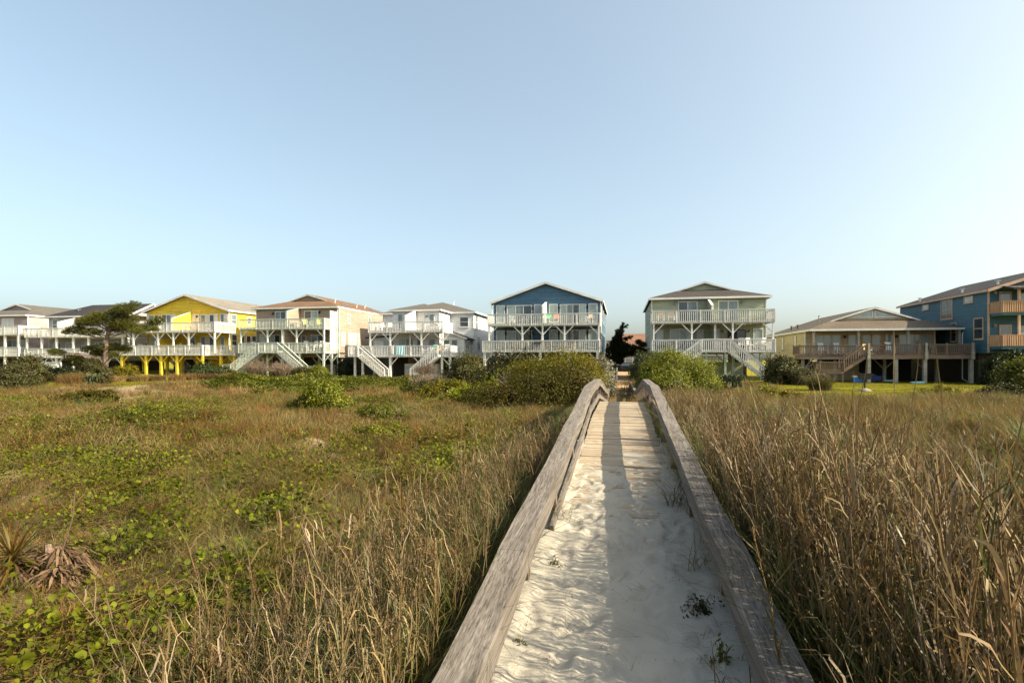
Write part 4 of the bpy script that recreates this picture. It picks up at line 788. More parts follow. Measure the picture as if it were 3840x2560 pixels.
for x, w in ((-60.2, 'white chair at the far left of the lower yellow-house deck'), (-53.7, 'white chair right of the yellow dividing wall on the lower deck'), (-52.3, 'white chair second right of the yellow dividing wall on the lower deck'), (-51.2, 'white chair third right of the yellow dividing wall on the lower deck')): furn('rocking_chair', w, 'chair', (x, 57.2, 3.1), .3*x, [CH_WHITE], 'white chairs on the yellow house deck')
furn('deck_chair', 'teal-backed chair behind the white rail of the taupe house', 'chair', (-83.2, 57.4, 2.95), .2, [CH_WHITE, CH_TEAL]); furn('adirondack_chair', 'pale wooden chair on the upper cedar balcony of the teal house', 'chair', (34.0, 52.2, 6.16), .2, [CH_TAN]); furn('adirondack_chair', 'pale wooden chair draped with a white towel on the lower cedar balcony', 'chair', (33.3, 52.2, 3.36), .2, [CH_TAN])
towel('white towel over the chair on the lower cedar balcony', (33.2, 52.72, 4.5), .6, .6, T_WHITE)

# charcoal grill on its concrete mound
gx_, gy_ = 15.83, 39.38; gz_ = float(H(gx_, gy_)); r = empty('charcoal_grill', (gx_, gy_, gz_), 'black charcoal grill on a post standing on the lawn before the beige house', 'grill'); O = (0, 0, 0)
mb = MB(); k = 14
for ring, (rr, zz) in enumerate(((.42, -.05), (.33, .10), (.18, .17), (.05, .2))): mb.v += [(rr*(1+.1*math.sin(i*2.1))*math.cos(6.283*i/k), rr*math.sin(6.283*i/k), zz) for i in range(k)]
mb.f += [(a*k+i, a*k+(i+1) % k, (a+1)*k+(i+1) % k, (a+1)*k+i) for a in range(3) for i in range(k)] + [tuple(range(3*k, 4*k))]; mb.build('concrete_mound', CONC, r, O)
MB().tube([(0, 0, .2), (0, 0, .8)], .05, 8).build('post', METAL, r, O); mb = MB(); mb.prism([(-.3, .8), (.3, .8), (.38, 1.16), (-.38, 1.16)], 'y', -.25, .25); mb.build('fire_box', METAL, r, O)
mb = MB()
for i in range(9): mb.box(-.36+i*.09-.01, -.36+i*.09+.01, -.27, .27, 1.165, 1.185)
mb.build('grate', METAL, r, O); MB().tube([(.38, -.2, 1.1), (.55, -.2, 1.1), (.55, .2, 1.1), (.38, .2, 1.1)], .015, 6).build('handle', METAL, r, O)
r = empty('cooler', (21.35, 54.7, .12), 'blue cooler with a white lid beside the first post of the beige house', 'cooler'); mb = MB(); mb.prism([(-.34, 0), (.34, 0), (.38, .5), (-.38, .5)], 'y', -.22, .22); mb.build('body', C_BLUE, r, O); MB().box(-.4, .4, -.24, .24, .503, .62).build('lid', CH_WHITE, r, O); mb = MB(); mb.tube([(.1, .2, .5), (.1, .22, 1.15), (-.14, .22, 1.15), (-.14, .2, .5)], .012, 5); mb.build('handle', METAL, r, O)
r = empty('beach_cart', (23.0, 55.3, .12), 'dark blue beach cart under the deck of the beige house', 'cart'); mb = MB(); mb.prism([(-.5, .15), (.45, .15), (.55, .62), (-.6, .62)], 'y', -.28, .28); mb.build('body', SHIRT, r, O)
for x in (-.35, .35):
    for yy in (-.3, .3): mb = MB(); mb.tube([(x, yy-.03, .13), (x, yy+.03, .13)], .13, 10); mb.build('wheel', BLACK, r, O)
def board(name, loc, rz, l, w_, mat, label, cat):
    mb = MB(); k = 16; P = [(l/2*math.copysign(abs(math.cos(6.283*i/k))**.6, math.cos(6.283*i/k)), w_/2*math.copysign(abs(math.sin(6.283*i/k))**.6, math.sin(6.283*i/k))) for i in range(k)]
    mb.v += [(a, b, 0) for a, b in P] + [(a*.96, b*.94, .05+.05*(a/l)) for a, b in P]; mb.f += [tuple(range(k-1, -1, -1)), tuple(range(k, 2*k))] + [(i, (i+1) % k, k+(i+1) % k, k+i) for i in range(k)]
    o = mb.build(name, mat, None, (0, 0, 0)); o.location = loc; o.rotation_euler = (.12, .0, rz); tag(o, label, cat)
board('body_board', (25.7, 53.5, .2), .15, 1.15, .55, C_CYAN, 'pale blue body board lying on the lawn before the beige house posts', 'board'); board('body_board', (24.6, 56.0, .25), .2, 1.1, .55, C_CYAN, 'pale blue body board lying in the shade under the beige house deck', 'board')
# dark car parked beyond the path
r = empty('parked_car', (.7, 97.2, .05), 'black car parked under the distant house at the end of the path', 'car'); mb = MB(); mb.prism([(-2.2, .35), (2.2, .35), (2.2, .95), (1.2, 1.05), (.7, 1.6), (-1.6, 1.65), (-2.15, 1.1)], 'x', -.9, .9); mb.build('body', BLACK, r, O); mb = MB(); mb.quad((-.75, -1.72, 1.55), (.75, -1.72, 1.55), (.8, -2.17, 1.12), (-.8, -2.17, 1.12)); mb.build('rear_window', GDARK, r, O)
for x in (-.85, .85):
    for yy in (-1.4, 1.4): mb = MB(); mb.tube([(x-.1, yy, .34), (x+.1, yy, .34)], .34, 12); mb.build('wheel', METAL, r, O)
    MB().box(x*.75-.12, x*.75+.12, -2.225, -2.19, .75, .9).build('tail_light', REDC, r, O)
mb = MB(); mb.box(-.06, .06, -.06, .06, -.2, 1.35); mb.box(-.08, .08, -.08, .08, 1.352, 1.4); o = mb.build('white_post', WHITE, None, (0, 0, 0)); o.location = (-.42, 55, .05); tag(o, 'slim white post beside the path below the dark juniper', 'post')
# person seated at the doorway of the green house
def person(loc, rz, label):
    J = {'pel': (0, 0, .5), 'wai': (0, .03, .7), 'che': (0, .05, .92), 'nec': (0, .04, 1.08), 'hed': (0, .02, 1.2), 'top': (0, .02, 1.32)}
    E = [('pel', 'wai'), ('wai', 'che'), ('che', 'nec'), ('nec', 'hed'), ('hed', 'top')]; R = {'pel': .15, 'wai': .14, 'che': .16, 'nec': .06, 'hed': .095, 'top': .07}
    for s, t in ((-1, 'l'), (1, 'r')):
        J.update({t+'sh': (s*.18, .05, 1.0), t+'el': (s*.25, -.06, .74), t+'wr': (s*.17, -.28, .66), t+'hd': (s*.14, -.36, .65), t+'hi': (s*.1, 0, .48), t+'kn': (s*.13, -.42, .5), t+'an': (s*.12, -.42, .09), t+'ft': (s*.13, -.56, .04)})
        E += [('che', t+'sh'), (t+'sh', t+'el'), (t+'el', t+'wr'), (t+'wr', t+'hd'), ('pel', t+'hi'), (t+'hi', t+'kn'), (t+'kn', t+'an'), (t+'an', t+'ft')]
        R.update({t+'sh': .075, t+'el': .05, t+'wr': .034, t+'hd': .04, t+'hi': .1, t+'kn': .065, t+'an': .045, t+'ft': .045})
    ks = list(J); me = bpy.data.meshes.new('person'); me.from_pydata([J[k] for k in ks], [(ks.index(a), ks.index(b)) for a, b in E], []); me.materials.append(SHIRT)
    o = bpy.data.objects.new('person', me); COL.objects.link(o); o.location = loc; o.rotation_euler = (0, 0, rz); o.modifiers.new('skin', 'SKIN')
    for i, k in enumerate(ks): me.skin_vertices[0].data[i].radius = (R[k], R[k])
    me.skin_vertices[0].data[0].use_root = True; sb = o.modifiers.new('smooth', 'SUBSURF'); sb.levels = sb.render_levels = 2
    mb = MB(); k = 12
    for i in range(7): a = -1.35+i*.45; mb.v += [(.098*math.cos(a)*math.cos(6.283*j/k), .02+.1*math.cos(a)*math.sin(6.283*j/k), 1.22+.125*math.sin(a)) for j in range(k)]
    mb.f += [(i*k+j, i*k+(j+1) % k, (i+1)*k+(j+1) % k, (i+1)*k+j) for i in range(6) for j in range(k)]+[tuple(range(k-1, -1, -1)), tuple(range(6*k, 7*k))]
    hd = mb.build('head', SKIN, o, O); mb = MB(); mb.v += [(.106*math.cos(a)*math.cos(6.283*j/k), .035+.108*math.cos(a)*math.sin(6.283*j/k), 1.25+.12*math.sin(a)) for a in (.0, .5, 1.0, 1.4) for j in range(k)]
    mb.f += [(i*k+j, i*k+(j+1) % k, (i+1)*k+(j+1) % k, (i+1)*k+j) for i in range(3) for j in range(k)]+[tuple(range(3*k, 4*k))]; mb.build('hair', HAIR, hd, O)
    mb = MB(); mb.prism([(-.12, 1.22), (-.075, 1.25), (-.075, 1.2)], 'x', -.012, .012); mb.build('nose', SKIN, hd, O); return tag(o, label, 'person')
person((10.45, 55.5, 3.2), 0, 'person in a navy shirt sitting by the dark doorway of the green house'); furn('deck_chair', 'dark chair under the person on the lower green-house deck', 'chair', (10.45, 55.55, 3.2), 0, [CH_DARK, CH_DARK])

# ------------------------------------------------------------------ plants: leaf and blade builders
def unit(a): return a/np.maximum(np.linalg.norm(a, axis=-1, keepdims=True), 1e-9)
def leaves(P, Nn, L, W, fold=.35):
    """rounded folded leaves at P, facing about Nn; six corners, two quads each"""
    n = len(P); t = unit(np.cross(Nn, rng.normal(size=(n, 3)))); b = np.cross(Nn, t); L = L[:, None]; W = W[:, None]; f = fold*W*Nn
    V = np.stack([P-t*L*.5, P-t*L*.22-b*W*.5+f, P+t*L*.25-b*W*.42+f, P+t*L*.5, P+t*L*.25+b*W*.42+f, P-t*L*.22+b*W*.5+f], 1).reshape(-1, 3)
    i = np.arange(n)[:, None]*6; F = np.concatenate([i+np.array([0, 1, 2, 3]), i+np.array([0, 3, 4, 5])])
    return V, F
def foliage(lobes, n, size, up=.25, shell=(.72, 1.06), asp=.62, zmin=None, scruff=.14, seed=0):
    r_ = np.random.default_rng(seed+5); Lb = np.array(lobes, dtype=float); n_all = int(n*1.7); n = max(16, int(n/20)); area = (Lb[:, 3]*Lb[:, 4]+Lb[:, 3]*Lb[:, 5]+Lb[:, 4]*Lb[:, 5]); k = r_.choice(len(Lb), n, p=area/area.sum())
    d = unit(r_.normal(size=(n, 3))); q = d*r_.uniform(*shell, (n, 1)); C, Rr = Lb[k, :3], Lb[k, 3:]
    lump = np.sin(d[:, 0]*5+k*2.1)*np.sin(d[:, 1]*6+k)+np.sin(d[:, 2]*7+d[:, 0]*4+k*1.7)
    q = q*(1+scruff*lump[:, None]*.5)+r_.normal(0, scruff*.3, (n, 3)); P = C+q*Rr
    keep = np.ones(n, bool)
    for j in range(len(Lb)): e = (((P-Lb[j, :3])/Lb[j, 3:])**2).sum(1); keep &= ~((e < .5) & (k != j))
    if zmin is not None: keep &= P[:, 2] > zmin
    P, d, lump, k = P[keep], d[keep], lump[keep], k[keep]
    # sprigs: bunches of leaves about each kept point, with gaps between the bunches
    pick = r_.integers(0, len(P), n_all); sc = (Lb[k][:, 3:].min(1)*r_.uniform(.10, .19, len(P)))[pick, None]; bright = r_.uniform(0, 1, len(P))[pick]
    lift = r_.exponential(.55, (n_all, 1)); P = P[pick]+r_.normal(0, 1, (n_all, 3))*sc+d[pick]*sc*lift*.9; d, lump = d[pick], lump[pick]
    if zmin is not None: kk = P[:, 2] > zmin; P, d, lump, bright = P[kk], d[kk], lump[kk], bright[kk]
    m = len(P)
    Nn = unit(d*.8+r_.normal(0, .55, (m, 3))+np.array([0, 0, up])); s = size*r_.uniform(.65, 1.35, m)
    V, F = leaves(P, Nn, s, s*asp); tone = np.clip(r_.uniform(0, 1, m)*.55+.35*bright+.12*lump+.05, 0, 1)
    return V, F, np.repeat(tone, 6)
def stems(c, R, h, n, seed=0, thick=.02):
    mb = MB(); r_ = random.Random(seed)
    for _ in range(n):
        a = r_.uniform(0, 6.283); q = r_.uniform(.1, .85); p = [(c[0]+.12*R*math.cos(a), c[1]+.12*R*math.sin(a), c[2]-.1), (c[0]+.45*q*R*math.cos(a+.2), c[1]+.45*q*R*math.sin(a+.2), c[2]+h*.45), (c[0]+q*R*math.cos(a), c[1]+q*R*math.sin(a), c[2]+h*.85)]
        mb.tube(p, [thick, thick*.7, thick*.3], 5)
    return mb
def shrub(name, label, lobes, n, size, mat, cat='bush', group=None, loc=None, seed=0, nst=7, **k):
    c = np.mean(np.array(lobes)[:, :2], 0); z = float(H(c[0], c[1])); o = (float(c[0]), float(c[1]), z)
    r = empty(name, o, label, cat, group); V, F, t = foliage(lobes, n, size, zmin=z-.1, seed=seed, **k); link_mesh('foliage', V, F, mat, r, o, tone=t)
    top = max(l[2]+l[5] for l in lobes)-z; wd = max(abs(l[0]-c[0])+l[3] for l in lobes)
    m_ = stems((o[0], o[1], z), wd*.8, top*.9, nst, seed, .012+.02*min(top, 1.5)/1.5); s_ = m_.build('stem', BARK, r, o); return r
def twiggy(name, label, c, R, h, n, mat, cat='bush', seed=0, wd=.012, group=None):
    """bare or nearly bare shrub: fans of fine branching twigs"""
    r_ = np.random.default_rng(seed); z = float(H(c[0], c[1])); o = (c[0], c[1], z); V = []; F = []
    def rib(a, b, w_):
        d = b-a; s = unit(np.cross(d, r_.normal(size=3)))*w_; i = len(V); V.extend([a-s, a+s, b+s*.5, b-s*.5]); F.append((i, i+1, i+2, i+3))
    for _ in range(n):
        az = r_.uniform(0, 6.283); ln = r_.uniform(.1, 1)**.7; dr = np.array([math.cos(az)*ln*R, math.sin(az)*ln*R, 0]); a = np.array([c[0], c[1], z])+dr*.15; m1 = a+dr*.4+np.array([0, 0, h*r_.uniform(.35, .5)]); e = a+dr*.85+np.array([0, 0, h*(1-.45*ln**2)*r_.uniform(.75, 1.05)])
        rib(a, m1, wd); rib(m1, e, wd*.7)
        for _ in range(5): f = r_.uniform(.2, .9); p = m1*(1-f)+e*f; rib(p, p+r_.normal(0, .13, 3)*h+np.array([0, 0, .08*h]), wd*.45)
    r = empty(name, o, label, cat, group); link_mesh('twigs', V, np.array(F), mat, r, o, tone=r_.uniform(0, 1, len(V)//4).repeat(4)); return r
def blade_mesh(n, R, h, w_, lean, segs=3, r_=rng, up0=0.0, curl=.25, aniso=(-.25, 0)):
    """n grass blades in a disc of radius R"""
    a = r_.uniform(0, 6.283, n); q = R*np.sqrt(r_.uniform(0, 1, n)); B = np.stack([q*np.cos(a), q*np.sin(a), np.full(n, up0)], 1)
    hh = r_.uniform(h[0], h[1], n); ln = r_.uniform(lean[0], lean[1], n); az = r_.uniform(0, 6.283, n); D = np.stack([np.cos(az)+aniso[0], np.sin(az)+aniso[1], np.zeros(n)], 1)
    fa = r_.uniform(0, 6.283, n); S = np.stack([np.cos(fa), np.sin(fa), np.zeros(n)], 1); rows = []
    for i in range(segs+1):
        t = i/segs; c = B+D*(hh*ln*t**1.9)[:, None]; c[:, 2] += hh*(t-curl*ln*t**2.4); ww = w_*((1-t)**.6*(.6+.4*min(1, t*4))+.08)
        rows += [c-S*ww*.5, c+S*ww*.5]
    V = np.stack(rows, 1).reshape(-1, 3); k = 2*(segs+1); i = np.arange(n)[:, None]*k
    F = np.concatenate([i+np.array([2*j, 2*j+1, 2*j+3, 2*j+2]) for j in range(segs)]); own = np.tile(np.arange(n), segs)
    return V, F, np.repeat(r_.uniform(0, 1, n), k), own
def grass_clump(label, c, R, h, n, mats, cat='grass clump', seed=0, w_=.014, group=None, name='grass_clump'):
    r_ = np.random.default_rng(seed); z = float(H(c[0], c[1])); V, F, t, own = blade_mesh(n, R*.45, (h*.55, h), w_, (.25, 1.0), 4, r_, curl=.35); pick = r_.integers(0, len(mats), n)
    o = link_mesh(name, V+np.array([c[0], c[1], z-.03]), F, mats, None, (c[0], c[1], z), midx=pick[own], tone=t); return tag(o, label, cat, group)

# ------------------------------------------------------------------ scattered ground plants (uncountable: one object each)
def proto_col(name, obs):
    c = bpy.data.collections.new(name)
    for o in obs: c.objects.link(o)
    return c
def scatter(name, P, rot, scl, idx, pcol, label, cat):
    n = len(P); me = bpy.data.meshes.new(name); me.vertices.add(n); me.vertices.foreach_set('co', P.astype(np.float32).ravel())
    for nm, tp, fld, arr in (('rot', 'FLOAT_VECTOR', 'vector', rot), ('scl', 'FLOAT_VECTOR', 'vector', scl), ('idx', 'INT', 'value', idx)):
        a = me.attributes.new(nm, tp, 'POINT'); a.data.foreach_set(fld, np.ascontiguousarray(arr, dtype=np.int32 if tp == 'INT' else np.float32).ravel())
    o = bpy.data.objects.new(name, me); COL.objects.link(o); o['kind'] = 'stuff'; o['label'] = label; o['category'] = cat
    g = bpy.data.node_groups.new(name+'_scatter', 'GeometryNodeTree'); g.is_modifier = True
    g.interface.new_socket('Geometry', in_out='INPUT', socket_type='NodeSocketGeometry'); g.interface.new_socket('Geometry', in_out='OUTPUT', socket_type='NodeSocketGeometry')
    gi, go, ip, ci = (g.nodes.new(k) for k in ('NodeGroupInput', 'NodeGroupOutput', 'GeometryNodeInstanceOnPoints', 'GeometryNodeCollectionInfo'))
    ci.inputs['Collection'].default_value = pcol; ci.inputs['Separate Children'].default_value = True; ci.inputs['Reset Children'].default_value = True; ip.inputs['Pick Instance'].default_value = True
    def na(nm, tp): q = g.nodes.new('GeometryNodeInputNamedAttribute'); q.data_type = tp; q.inputs['Name'].default_value = nm; return q.outputs['Attribute']
    er = g.nodes.new('FunctionNodeEulerToRotation'); L = g.links.new
    L(na('rot', 'FLOAT_VECTOR'), er.inputs[0]); L(er.outputs[0], ip.inputs['Rotation']); L(na('scl', 'FLOAT_VECTOR'), ip.inputs['Scale']); L(na('idx', 'INT'), ip.inputs['Instance Index'])
    L(gi.outputs[0], ip.inputs['Points']); L(ci.outputs[0], ip.inputs['Instance']); L(ip.outputs[0], go.inputs[0])
    md = o.modifiers.new('scatter', 'NODES'); md.node_group = g; return o
def sector(n, d0, d1, tm=1.12):
    d = np.sqrt(rng.uniform(d0*d0, d1*d1, n)); r = rng.uniform(-tm, tm, n)*d+rng.uniform(-1.5, 1.5, n); return r*CT-d*ST, r*ST+d*CT, d
def patchiness(x, y, s, ph=0): return np.sin(x*s+ph)*np.sin(y*s*.8+1.7*ph+.6*x*s)+.5*np.sin(x*s*2.3+y*s*1.9+ph*3)
def inpoly(x, y, poly):
    c = np.zeros(np.shape(x), bool); j = len(poly)-1
    for i in range(len(poly)):
        (xi, yi), (xj, yj) = poly[i], poly[j]; c ^= ((yi > y) != (yj > y)) & (x < (xj-xi)*(y-yi)/(yj-yi+1e-9)+xi); j = i
    return c
GREENBED = [(-33, 39), (-25, 46.5), (-15.2, 45.5), (-11.5, 34), (-12.5, 30.5), (-19, 26.5), (-27, 32)]
def blocked(x, y): return (np.abs(x) < .86) & (y < 42) | (np.abs(x-.15) < .8) & (y >= 42) | (y > 52.5)
def rotz(n, tilt=.12): return np.stack([rng.normal(0, tilt, n), rng.normal(0, tilt, n), rng.uniform(0, 6.283, n)], 1)
def mixmesh(name, parts):
    """parts: (V, F, tone, material); joined to one prototype mesh"""
    V = []; F = []; T = []; M = []; mats = []; k = 0
    for v, f, t, m_ in parts:
        if m_ not in mats: mats.append(m_)
        V.append(v); F.append(f+k); T.append(t); M.append(np.full(len(f), mats.index(m_))); k += len(v)
    return link_mesh(name, np.concatenate(V), np.concatenate(F), mats, 'proto', midx=np.concatenate(M), tone=np.concatenate(T))
def bl(n, R, h, w_, lean, m_, segs=3, **k): v, f, t, _ = blade_mesh(n, R, h, w_, lean, segs, **k); return v, f, t, m_
# short, wispy dune grass in three sizes of patch
near_p = proto_col('dune grass near', [mixmesh(f'grass_near_{i}', [bl(34, .3, (.06, .26), .0045, (.3, 1.3), STRAW), bl(26 if i % 3 else 10, .3, (.08, .30), .0045, (.2, 1.0), OLIVE), bl(6 if i % 4 else 26, .28, (.12, .36), .006, (.15, .8), GBLADE), bl(16, .3, (.02, .08), .007, (1.2, 2.6), DRY)]) for i in range(8)])
mid_p = proto_col('dune grass mid', [mixmesh(f'grass_mid_{i}', [bl(66, .55, (.10, .36), .009, (.3, 1.2), STRAW, 2), bl(28 if i % 3 else 10, .55, (.10, .38), .009, (.2, 1.0), OLIVE, 2), bl(8 if i % 4 else 30, .5, (.12, .42), .010, (.15, .8), GBLADE, 2)]) for i in range(8)])
far_p = proto_col('dune grass far', [mixmesh(f'grass_far_{i}', [bl(84, .9, (.10, .40), .017, (.3, 1.1), STRAW, 2), bl(34 if i % 3 else 14, .9, (.10, .40), .017, (.2, .9), OLIVE, 2), bl(8 if i % 4 else 36, .85, (.12, .45), .018, (.15, .8), GBLADE, 2)]) for i in range(6)])
def field(name, pcol, np_, n, d0, d1, keepf, hs, label):
    x, y, d = sector(n, d0, d1); k = ~blocked(x, y) & keepf(x, y); x, y = x[k], y[k]; m_ = len(x); s = hs(x, y)
    P = np.stack([x, y, H(x, y)-.015], 1); w_ = rng.uniform(.8, 1.25, m_)
    return P, rotz(m_), np.stack([w_, w_, w_*s], 1), rng.integers(0, np_, m_)
def f_keep(x, y):
    lw, sd = zones(x, y); return (rng.uniform(0, 1, np.shape(x)) > np.maximum(lw*1.0, sd*.85)) & ~inpoly(x, y, GREENBED) & (rng.uniform(-1.5, 1.2, np.shape(x)) < patchiness(x, y, .9)+.45)
def f_h(x, y): return np.where(x > .8, 1.55, .85)*(1+.25*patchiness(x, y, .35, 2))
for nm, pc, k_, n_, a_, b_ in (('dune_grass', near_p, 8, 5200, 2.4, 12), ('dune_grass', mid_p, 8, 7500, 11, 26), ('dune_grass', far_p, 6, 5200, 25, 52)):
    P, Rr, Sc, Ix = field(nm, pc, k_, n_, a_, b_, f_keep, f_h, ''); scatter(nm, P, Rr, Sc, Ix, pc, 'wispy straw and olive dune grass covering the sand', 'grass')
# mown lawn turf
turf_p = proto_col('turf', [mixmesh(f'turf_{i}', [bl(150, .8, (.03, .075), .016, (.3, 1.2), LAWN, 1), bl(60, .8, (.03, .07), .016, (.3, 1.2), COVER, 1)]) for i in range(4)])
x, y, d = sector(7000, 27, 56); lw, sd = zones(x, y); k = (rng.uniform(0, 1, len(x)) < lw-sd) & (np.abs(x-.15) > .9) & (y < 54); x, y = x[k], y[k]
scatter('lawn_grass', np.stack([x, y, H(x, y)], 1), rotz(len(x), .03), np.ones((len(x), 3)), rng.integers(0, 4, len(x)), turf_p, 'short golden green lawn before the houses', 'grass')
# trailing vine with round leaves over the left dune
def vine_proto(i, n, R, hmax, sz, mat):
    a = rng.uniform(0, 6.283, n); q = R*np.sqrt(rng.uniform(0, 1, n)); P = np.stack([q*np.cos(a), q*np.sin(a), rng.uniform(.02, hmax, n)*(1-.4*q/R)], 1)
    Nn = unit(np.stack([rng.normal(.3, .5, n), rng.normal(-.2, .5, n), np.full(n, .75)], 1)); s = sz*rng.uniform(.6, 1.3, n); V, F = leaves(P, Nn, s, s*.95, .22)
    parts = [(V, F, np.repeat(rng.uniform(0, 1, n), 6), mat)]; st = []
    for _ in range(7):
        b = rng.uniform(0, 6.283); p = np.array([R*.9*math.cos(b), R*.9*math.sin(b), .05]); ang = b+2.6
        for j in range(5):
            e = p+np.array([.13*math.cos(ang), .13*math.sin(ang), rng.normal(0, .03)]); s_ = np.array([-math.sin(ang), math.cos(ang), .5])*.003; st.append([p-s_, p+s_, e+s_, e-s_]); p = e; ang += rng.normal(0, .4)
    st = np.array(st).reshape(-1, 3); parts.append((st, np.arange(len(st)).reshape(-1, 4), rng.uniform(0, 1, len(st)), OLIVE)); return mixmesh(f'vine_{hmax}_{i}', parts)
vine_p = proto_col('vine', [vine_proto(i, 30, .40, .26, .046, VINE) for i in range(8)])
cx, cy, cd = sector(760, 2.5, 27); pt = patchiness(cx, cy, .5, .9); nb = .8*np.exp(-((cd-10)/5.5)**2)+.9*np.exp(-((cd-3.6)/1.1)**2)
k = (cx < -1.5) & (pt+nb+rng.normal(0, .45, len(cx)) > .25) | (cx > 2.2) & (cd < 14) & (pt > .55); cx, cy, cd = cx[k], cy[k], cd[k]
xs, ys = [], []
for a, b, d_ in zip(cx, cy, cd):
    q = int(rng.integers(8, 26)); sp = rng.uniform(.25, .75)*(1+.03*d_); th_ = rng.uniform(0, 3.14); u, v = rng.normal(0, sp*1.5, q), rng.normal(0, sp*.6, q); xs.append(a+u*math.cos(th_)-v*math.sin(th_)); ys.append(b+u*math.sin(th_)+v*math.cos(th_))
x, y = np.concatenate(xs), np.concatenate(ys); mx, my = -12.2+rng.normal(0, .9, 90), 12.2+rng.normal(0, .75, 90); x, y = np.append(x, mx), np.append(y, my)
for a, b in ((-3.6, 2.9), (-3.2, 3.3), (-3.95, 3.3), (-2.95, 4.0), (-3.5, 4.1), (-2.75, 4.9), (-3.0, 2.6), (-4.3, 3.0), (-4.9, 4.9), (-5.9, 5.0), (-4.0, 5.6)): x, y = np.append(x, a+rng.normal(0, .3, 13)), np.append(y, b+rng.normal(0, .2, 13))
k = ~blocked(x, y) & (np.abs(x) > 1.3); x, y = x[k], y[k]; mnd = np.exp(-np.hypot((x+12.2)/1.7, (y-12.2)/1.5)**2)
w_ = rng.uniform(.7, 1.25, len(x)); scatter('trailing_vine', np.stack([x, y, H(x, y)+.3*mnd*rng.uniform(0, 1, len(x))], 1), rotz(len(x), .3), np.stack([w_, w_, w_*1.1], 1), rng.integers(0, 8, len(x)), vine_p, 'trailing vine with round yellow green leaves creeping over the dune', 'vine')
# taller grass bunches standing out of the short cover
bun_p = proto_col('bunch', [mixmesh(f'bunch_{i}', [bl(70, .13, (.30, .75), .0065, (.15, .9), (GBLADE, STRAW, OLIVE)[i % 3], 4, curl=.4), bl(40, .15, (.2, .6), .006, (.2, 1.1), STRAW, 4, curl=.4), bl(20, .16, (.1, .35), .007, (.6, 1.6), DRY, 3)]) for i in range(9)])
x, y, d = sector(3400, 2.6, 32); k = ~blocked(x, y) & (np.abs(x) > 1.4) & (patchiness(x, y, .8, 3.1)+rng.normal(0, .6, len(x)) > .35) & ~inpoly(x, y, GREENBED) & (zones(x, y)[0] < .4); x, y = x[k], y[k]; w_ = rng.uniform(.55, 1.05, len(x))*np.where(x > 0, 1.1, .85)*(1+.012*y)
scatter('bunch_grass', np.stack([x, y, H(x, y)-.02], 1), rotz(len(x), .12), np.stack([w_, w_, w_*.9], 1), rng.integers(0, 9, len(x)), bun_p, 'loose bunches of taller green and straw dune grass', 'grass')
# dense low green mat before the tan and white houses
cov_p = proto_col('green mat', [vine_proto(i+10, 150, .75, .5, .10, COVER) for i in range(4)])
x = rng.uniform(-34, -11, 3600); y = rng.uniform(26, 47, 3600); k = inpoly(x+.9*np.sin(y*1.1), y+.8*np.sin(x*.9), GREENBED) & (np.hypot((x+26.5)/1.4, y-52.5) > 3.2); x, y = x[k], y[k]; w_ = rng.uniform(.8, 1.2, len(x))
scatter('low_green_mat', np.stack([x, y, H(x, y)-.03], 1), rotz(len(x), .08), np.stack([w_, w_, w_*(1+.3*patchiness(x, y, .5))], 1), rng.integers(0, 4, len(x)), cov_p, 'dense low green plants covering the rise before the tan and white houses', 'ground cover')

